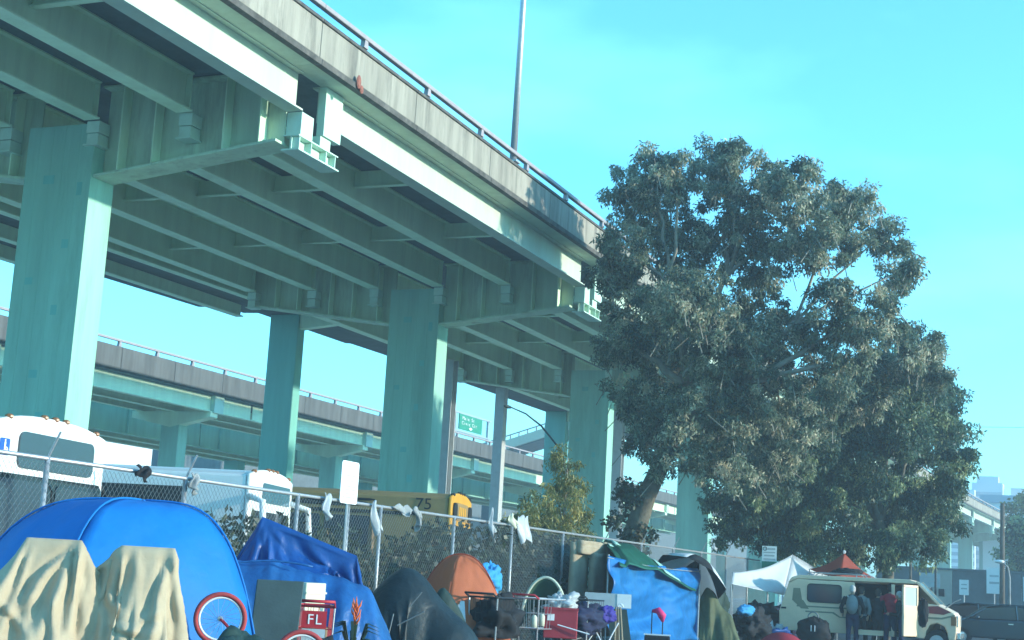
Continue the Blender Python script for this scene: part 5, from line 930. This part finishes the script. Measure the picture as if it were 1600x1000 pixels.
p2 = person(W(-6.55, 42.75), R(-20), 1.74, 'brown-haired person mostly hidden behind the backpack wearer', 'cloth_grey', 'cloth_black', 'hair_brown')
p3 = person(W(-5.72, 42.62), R(5), 1.86, 'tall person in a red shirt and dark cap leaning into the van door', 'cloth_red', 'cloth_navy', 'hair_brown', lean=.12, arms=((.3, .38, 1.15), (-.28, .35, 1.1)), elbows=[(.3, .1, 1.12), (-.3, .1, 1.12)], cap='cloth_black', short=True)
p4 = person(W(-6.08, 42.75), R(-30), 1.70, 'person in black with bare forearms left of the red shirt', 'cloth_black', 'cloth_black', 'hair_brown', arms=((.28, .1, .92), (-.28, .05, .92)), short=True)
p5 = person(W(-5.34, 42.2), R(72), 1.66, 'grey-haired person in black facing left with hands raised to the waist', 'cloth_black', 'cloth_navy', 'hair_grey', lean=.1, arms=((.12, .38, 1.08), (-.12, .36, 1.1)), elbows=[(.26, .02, 1.08), (-.26, .02, 1.08)])
tag(MB().ell((0, 0, .5), (.42, .3, .42), 18, 12).build('x', 'cloth_black', origin=(0, 0, 0)), 'x', 'x'); bpy.data.objects.remove(bpy.data.objects['x'])
hb = thing('duffel_bag', 'large black bag with loop handle standing in front of the van rear wheel', 'bag', (-7.65, 41.5, 0)); blob('bag', 'cloth_black', (-7.65, 41.5, .42), (.48, .3, .44), None, None, 3, .15, parent=hb, floor=.004)
MB().tube([(-7.65 + .14 * math.sin(t), 41.42, .84 + .14 * math.cos(t)) for t in np.linspace(-1.7, 1.7, 12)], .02, 6).build('handle', 'cloth_grey', hb, smooth=True)
for x in (-7.66, -7.56): MB().box(x - .012, x + .012, 41.17, 41.2, .46, .62).build('buckle', 'rim_white', hb)
rb_ = thing('red_dome', 'red rounded dome top in front of the van rear corner', 'tent', (-7.7, 37.6, 0)); MB().grid(lambda a, b: (-7.72 + .75 * b * math.cos(2 * math.pi * a), 37.6 + .6 * b * math.sin(2 * math.pi * a), max(.0, .46 * (1 - b ** 2.2))), 24, 10).build('shell', 'cloth_red', rb_, smooth=True, solid=.006)
MB().tube([(-7.72 + .75 * s, 37.6, .465 * (1 - abs(s) ** 2.2)) for s in np.linspace(-1, 1, 16)], .012, 6).build('pole_sleeve', 'cloth_red', rb_, smooth=True)

# ------------------------------------------------------------------ parked cars (local: nose -x, near side -y)
def car(loc, rz, label, paint, hatch=True):
    t = thing('parked_car', label, 'car', loc, rz, 'cars parked at the right', True)
    pr = [(-2.1, .3), (-2.15, .55), (-2.05, .78), (-1.15, .93), (2.0, .98), (2.12, .8), (2.12, .4), (2.05, .3)]
    gh = [(-1.15, .92), (-.45, 1.36), (.1, 1.45), (1.2, 1.42), (1.6, 1.32), (2.02, .97)]
    MB().prism(pr, 'y', -.88, .88).build('body', paint, t, bevel=.08)
    MB().prism(gh, 'y', -.72, .72).build('cabin', 'glass_black', t, bevel=.06)
    MB().prism([(-.5, 1.35), (.1, 1.455), (1.2, 1.43), (1.62, 1.33), (1.62, 1.36), (1.2, 1.47), (.1, 1.495), (-.52, 1.39)], 'y', -.70, .70).build('roof', paint, t, bevel=.02)
    for a, b in (((-1.15, .94), (-.5, 1.38)), ((.55, .96), (.5, 1.44)), ((2.02, .98), (1.58, 1.35))):
        for y in (-.745, .745): MB().beam((a[0], y * 1.1, a[1]), (b[0], y * .97, b[1]), .05, .06).build('pillar', paint, t)
    for s in (-1, 1):
        MB().prism([(-1.0, .96), (-.45, 1.33), (.47, 1.39), (.5, .97)], 'y', s * .74 - .012, s * .74 + .012).build('window', 'glass_dark', t); MB().prism([(.6, .97), (.57, 1.39), (1.15, 1.36), (1.75, 1.0)], 'y', s * .74 - .012, s * .74 + .012).build('window', 'glass_dark', t)
        MB().box(.25, .42, s * .89 - .012, s * .89 + .012, .80, .84).build('door_handle', 'chrome', t); MB().ell((-.75, s * .95, 1.0), (.08, .1, .06)).build('mirror', paint, t, smooth=True)
        MB().ell((-2.0, s * .62, .68), (.1, .18, .08)).build('headlight', 'chrome', t, smooth=True); MB().ell((2.06, s * .68, .82), (.07, .14, .1)).build('tail_light', 'cart_red', t, smooth=True)
        for x in (-1.3, 1.35): a, b = MB(), MB(); wheel(a, b, x, s * .8 - .1, s * .8 + .1, .32); w_ = a.build('wheel', 'black_rubber', t); b.build('rim', 'galvanised', w_)
    return t
car((-3.55, 54.6, 0), R(3), 'dark blue hatchback parked broadside right of the van', 'car_navy')
car((-5.0, 58.3, 0), R(-4), 'dark grey car half hidden between van and hatchback', 'car_grey')
car((-1.6, 60.5, 0), R(6), 'dark car behind the hatchback at the right edge', 'car_grey')

# ------------------------------------------------------------------ right background
wl_ = thing('block_wall', 'grey concrete block wall with paint patches beneath the far viaduct', 'wall', (-7.5, 80, 0))
for i, (x0, x1, m) in enumerate([(-11.5, -8.6, 'wall_block'), (-8.6, -7.6, 'wall_patch'), (-7.6, -4.2, 'wall_block'), (-4.2, 0, 'wall_block')]): MB().box(x0 + .01, x1 - .01, 80, 80.3, 0, 3.1).build('wall_section', m, wl_, bevel=.01)
MB().box(-11.5, 0, 79.95, 80.35, 3.105, 3.2).build('coping', 'wall_block', wl_)
for x0, x1 in ((-9.4, -9.35), (-7.0, -6.95)): pass
def post_sign(name, label, x, y, h, w, ph, m='sign_white', cat='sign'):
    t = thing(name, label, cat, (x, y, 0)); MB().tube([(x, y, 0), (x, y, h)], .035, 8).build('post', 'galvanised', t)
    MB().box(x - w / 2, x + w / 2, y - .06, y - .04, h - ph, h).build('panel', m, t); MB().box(x - w * .3, x + w * .3, y - .066, y - .061, h - ph * .35, h - ph * .28).build('print_line', 'ink_faint', t); MB().box(x - w * .32, x + w * .32, y - .066, y - .061, h - ph * .62, h - ph * .54).build('print_line', 'ink_faint', t); return t
post_sign('street_sign', 'small white sign on a post before the block wall', -6.75, 77, 2.6, .45, .75)
post_sign('street_sign', 'tall pale sign on the block wall left of the lamp', -5.45, 79, 3.3, .75, 1.3)
post_sign('street_sign', 'pale sign at far right beside the tree', -3.6, 78, 2.9, .8, 1.2)
post_sign('street_sign', 'grey sign just above the van windscreen', -8.4, 77, 2.85, 1.0, .7, 'board_grey')
tl = thing('signal_post', 'dark post with two small signal heads before the block wall', 'signal', (-7.6, 72, 0)); MB().tube([(-7.6, 72, 0), (-7.6, 72, 3.2)], .05, 8).build('post', 'black_paint', tl)
for s in (-1, 1): MB().box(-7.6 + s * .28 - .13, -7.6 + s * .28 + .13, 71.85, 72.1, 1.7, 2.05).build('signal_head', 'black_paint', tl)
rl = thing('street_lamp', 'white-headed street lamp on a slim pole near the right edge', 'lamp post', (-3.85, 64.4, 0)); MB().tube([(-3.85, 64.4, 0), (-3.85, 64.4, 2.6), (-3.9, 64.3, 3.0), (-4.1, 64.2, 3.2)], [.06, .05, .04, .035], 8).build('pole', 'rag', rl, smooth=True); MB().ell((-4.22, 64.15, 3.22), (.2, .14, .08)).build('lamp_head', 'sign_white', rl, smooth=True)
up = thing('utility_pole', 'tall dark utility pole in front of the far viaduct', 'pole', (-4.8, 74.5, 0)); MB().tube([(-4.8, 74.5, 0), (-4.75, 74.5, 6.3)], [.14, .1], 10).build('pole', 'wood_pole', up, smooth=True)
up2 = thing('utility_pole', 'slim dark pole rising above the camper van roof', 'pole', (-8.5, 70, 0)); MB().tube([(-8.5, 70, 0), (-8.5, 70, 5.5)], [.06, .05], 8).build('pole', 'wood_pole', up2, smooth=True)
ow = thing('overhead_wire', 'thin overhead wire crossing the sky at far right', 'wire', (10, 110, 12)); MB().tube([(-9, 112, 14.3), (5, 110, 14.0), (30, 108, 14.4)], .018, 4).build('wire', 'grey_paint', ow)
# skyline
def tower(x, y, w, d, h, label, m, floors=10, cols=5, crown=None):
    t = thing('tower_block', label, 'building', (x, y, 0)); MB().box(x - w / 2, x + w / 2, y - d / 2, y + d / 2, 0, h).build('wall', m, t)
    for i in range(floors):
        z = h * (.3 + .66 * i / floors)
        MB().box(x - w * .46, x + w * .46, y - d / 2 - .1, y - d / 2 - .02, z, z + h * .66 / floors * .5).build('window', 'tower_glass', t)
    if crown: MB().box(x - w * crown[0] / 2, x + w * crown[0] / 2, y - d * .3, y + d * .3, h, h + crown[1]).build('roof', m, t)
tower(-24.4, 336, 6.4, 5.3, 27.5, 'pale blue-grey tower block on the skyline at right', 'tower_pale', crown=(.7, 1.5)); tower(-29.7, 331, 3.9, 4.2, 22.9, 'white stepped tower left of the pale blue-grey tower', 'tower_white', crown=(.5, 2.5)); tower(-27.8, 332, 2.1, 4.2, 25.7, 'narrow pale tower between two skyline towers', 'tower_white'); tower(-18.2, 340, 3.2, 5.3, 26.8, 'small pale tower on the skyline at the right edge', 'tower_pale')
lb = thing('flat_roof_building', 'white flat-roofed building behind the far end of the viaduct', 'building', (-13, 220, 0)); MB().box(-16.5, -7, 217, 228, 0, 15.6).build('wall', 'tower_white', lb); MB().box(-16.9, -6.7, 216.6, 228.4, 15.61, 16.7).build('roof', 'tower_glass', lb)
for x in (-15.5, -12.6, -9.8): MB().box(x, x + 1.7, 216.9, 216.98, 12, 13.8).build('window', 'tower_glass', lb)

# ------------------------------------------------------------------ the hazy air, added also to lift the dark under the decks
hz = MB().box(-760, 760, -360, 960, -1, 31); M['haze'] = hm = bpy.data.materials.new('haze'); hm.use_nodes = True; hn = hm.node_tree.nodes; hn.remove(hn['Principled BSDF'])
pv = hn.new('ShaderNodeVolumePrincipled'); pv.inputs['Color'].default_value = (.72, .88, 1.0, 1); pv.inputs['Density'].default_value = .0019; pv.inputs['Anisotropy'].default_value = .2
hm.node_tree.links.new(pv.outputs[0], hn['Material Output'].inputs['Volume']); struct(hz.build('haze', 'haze'), 'stuff')
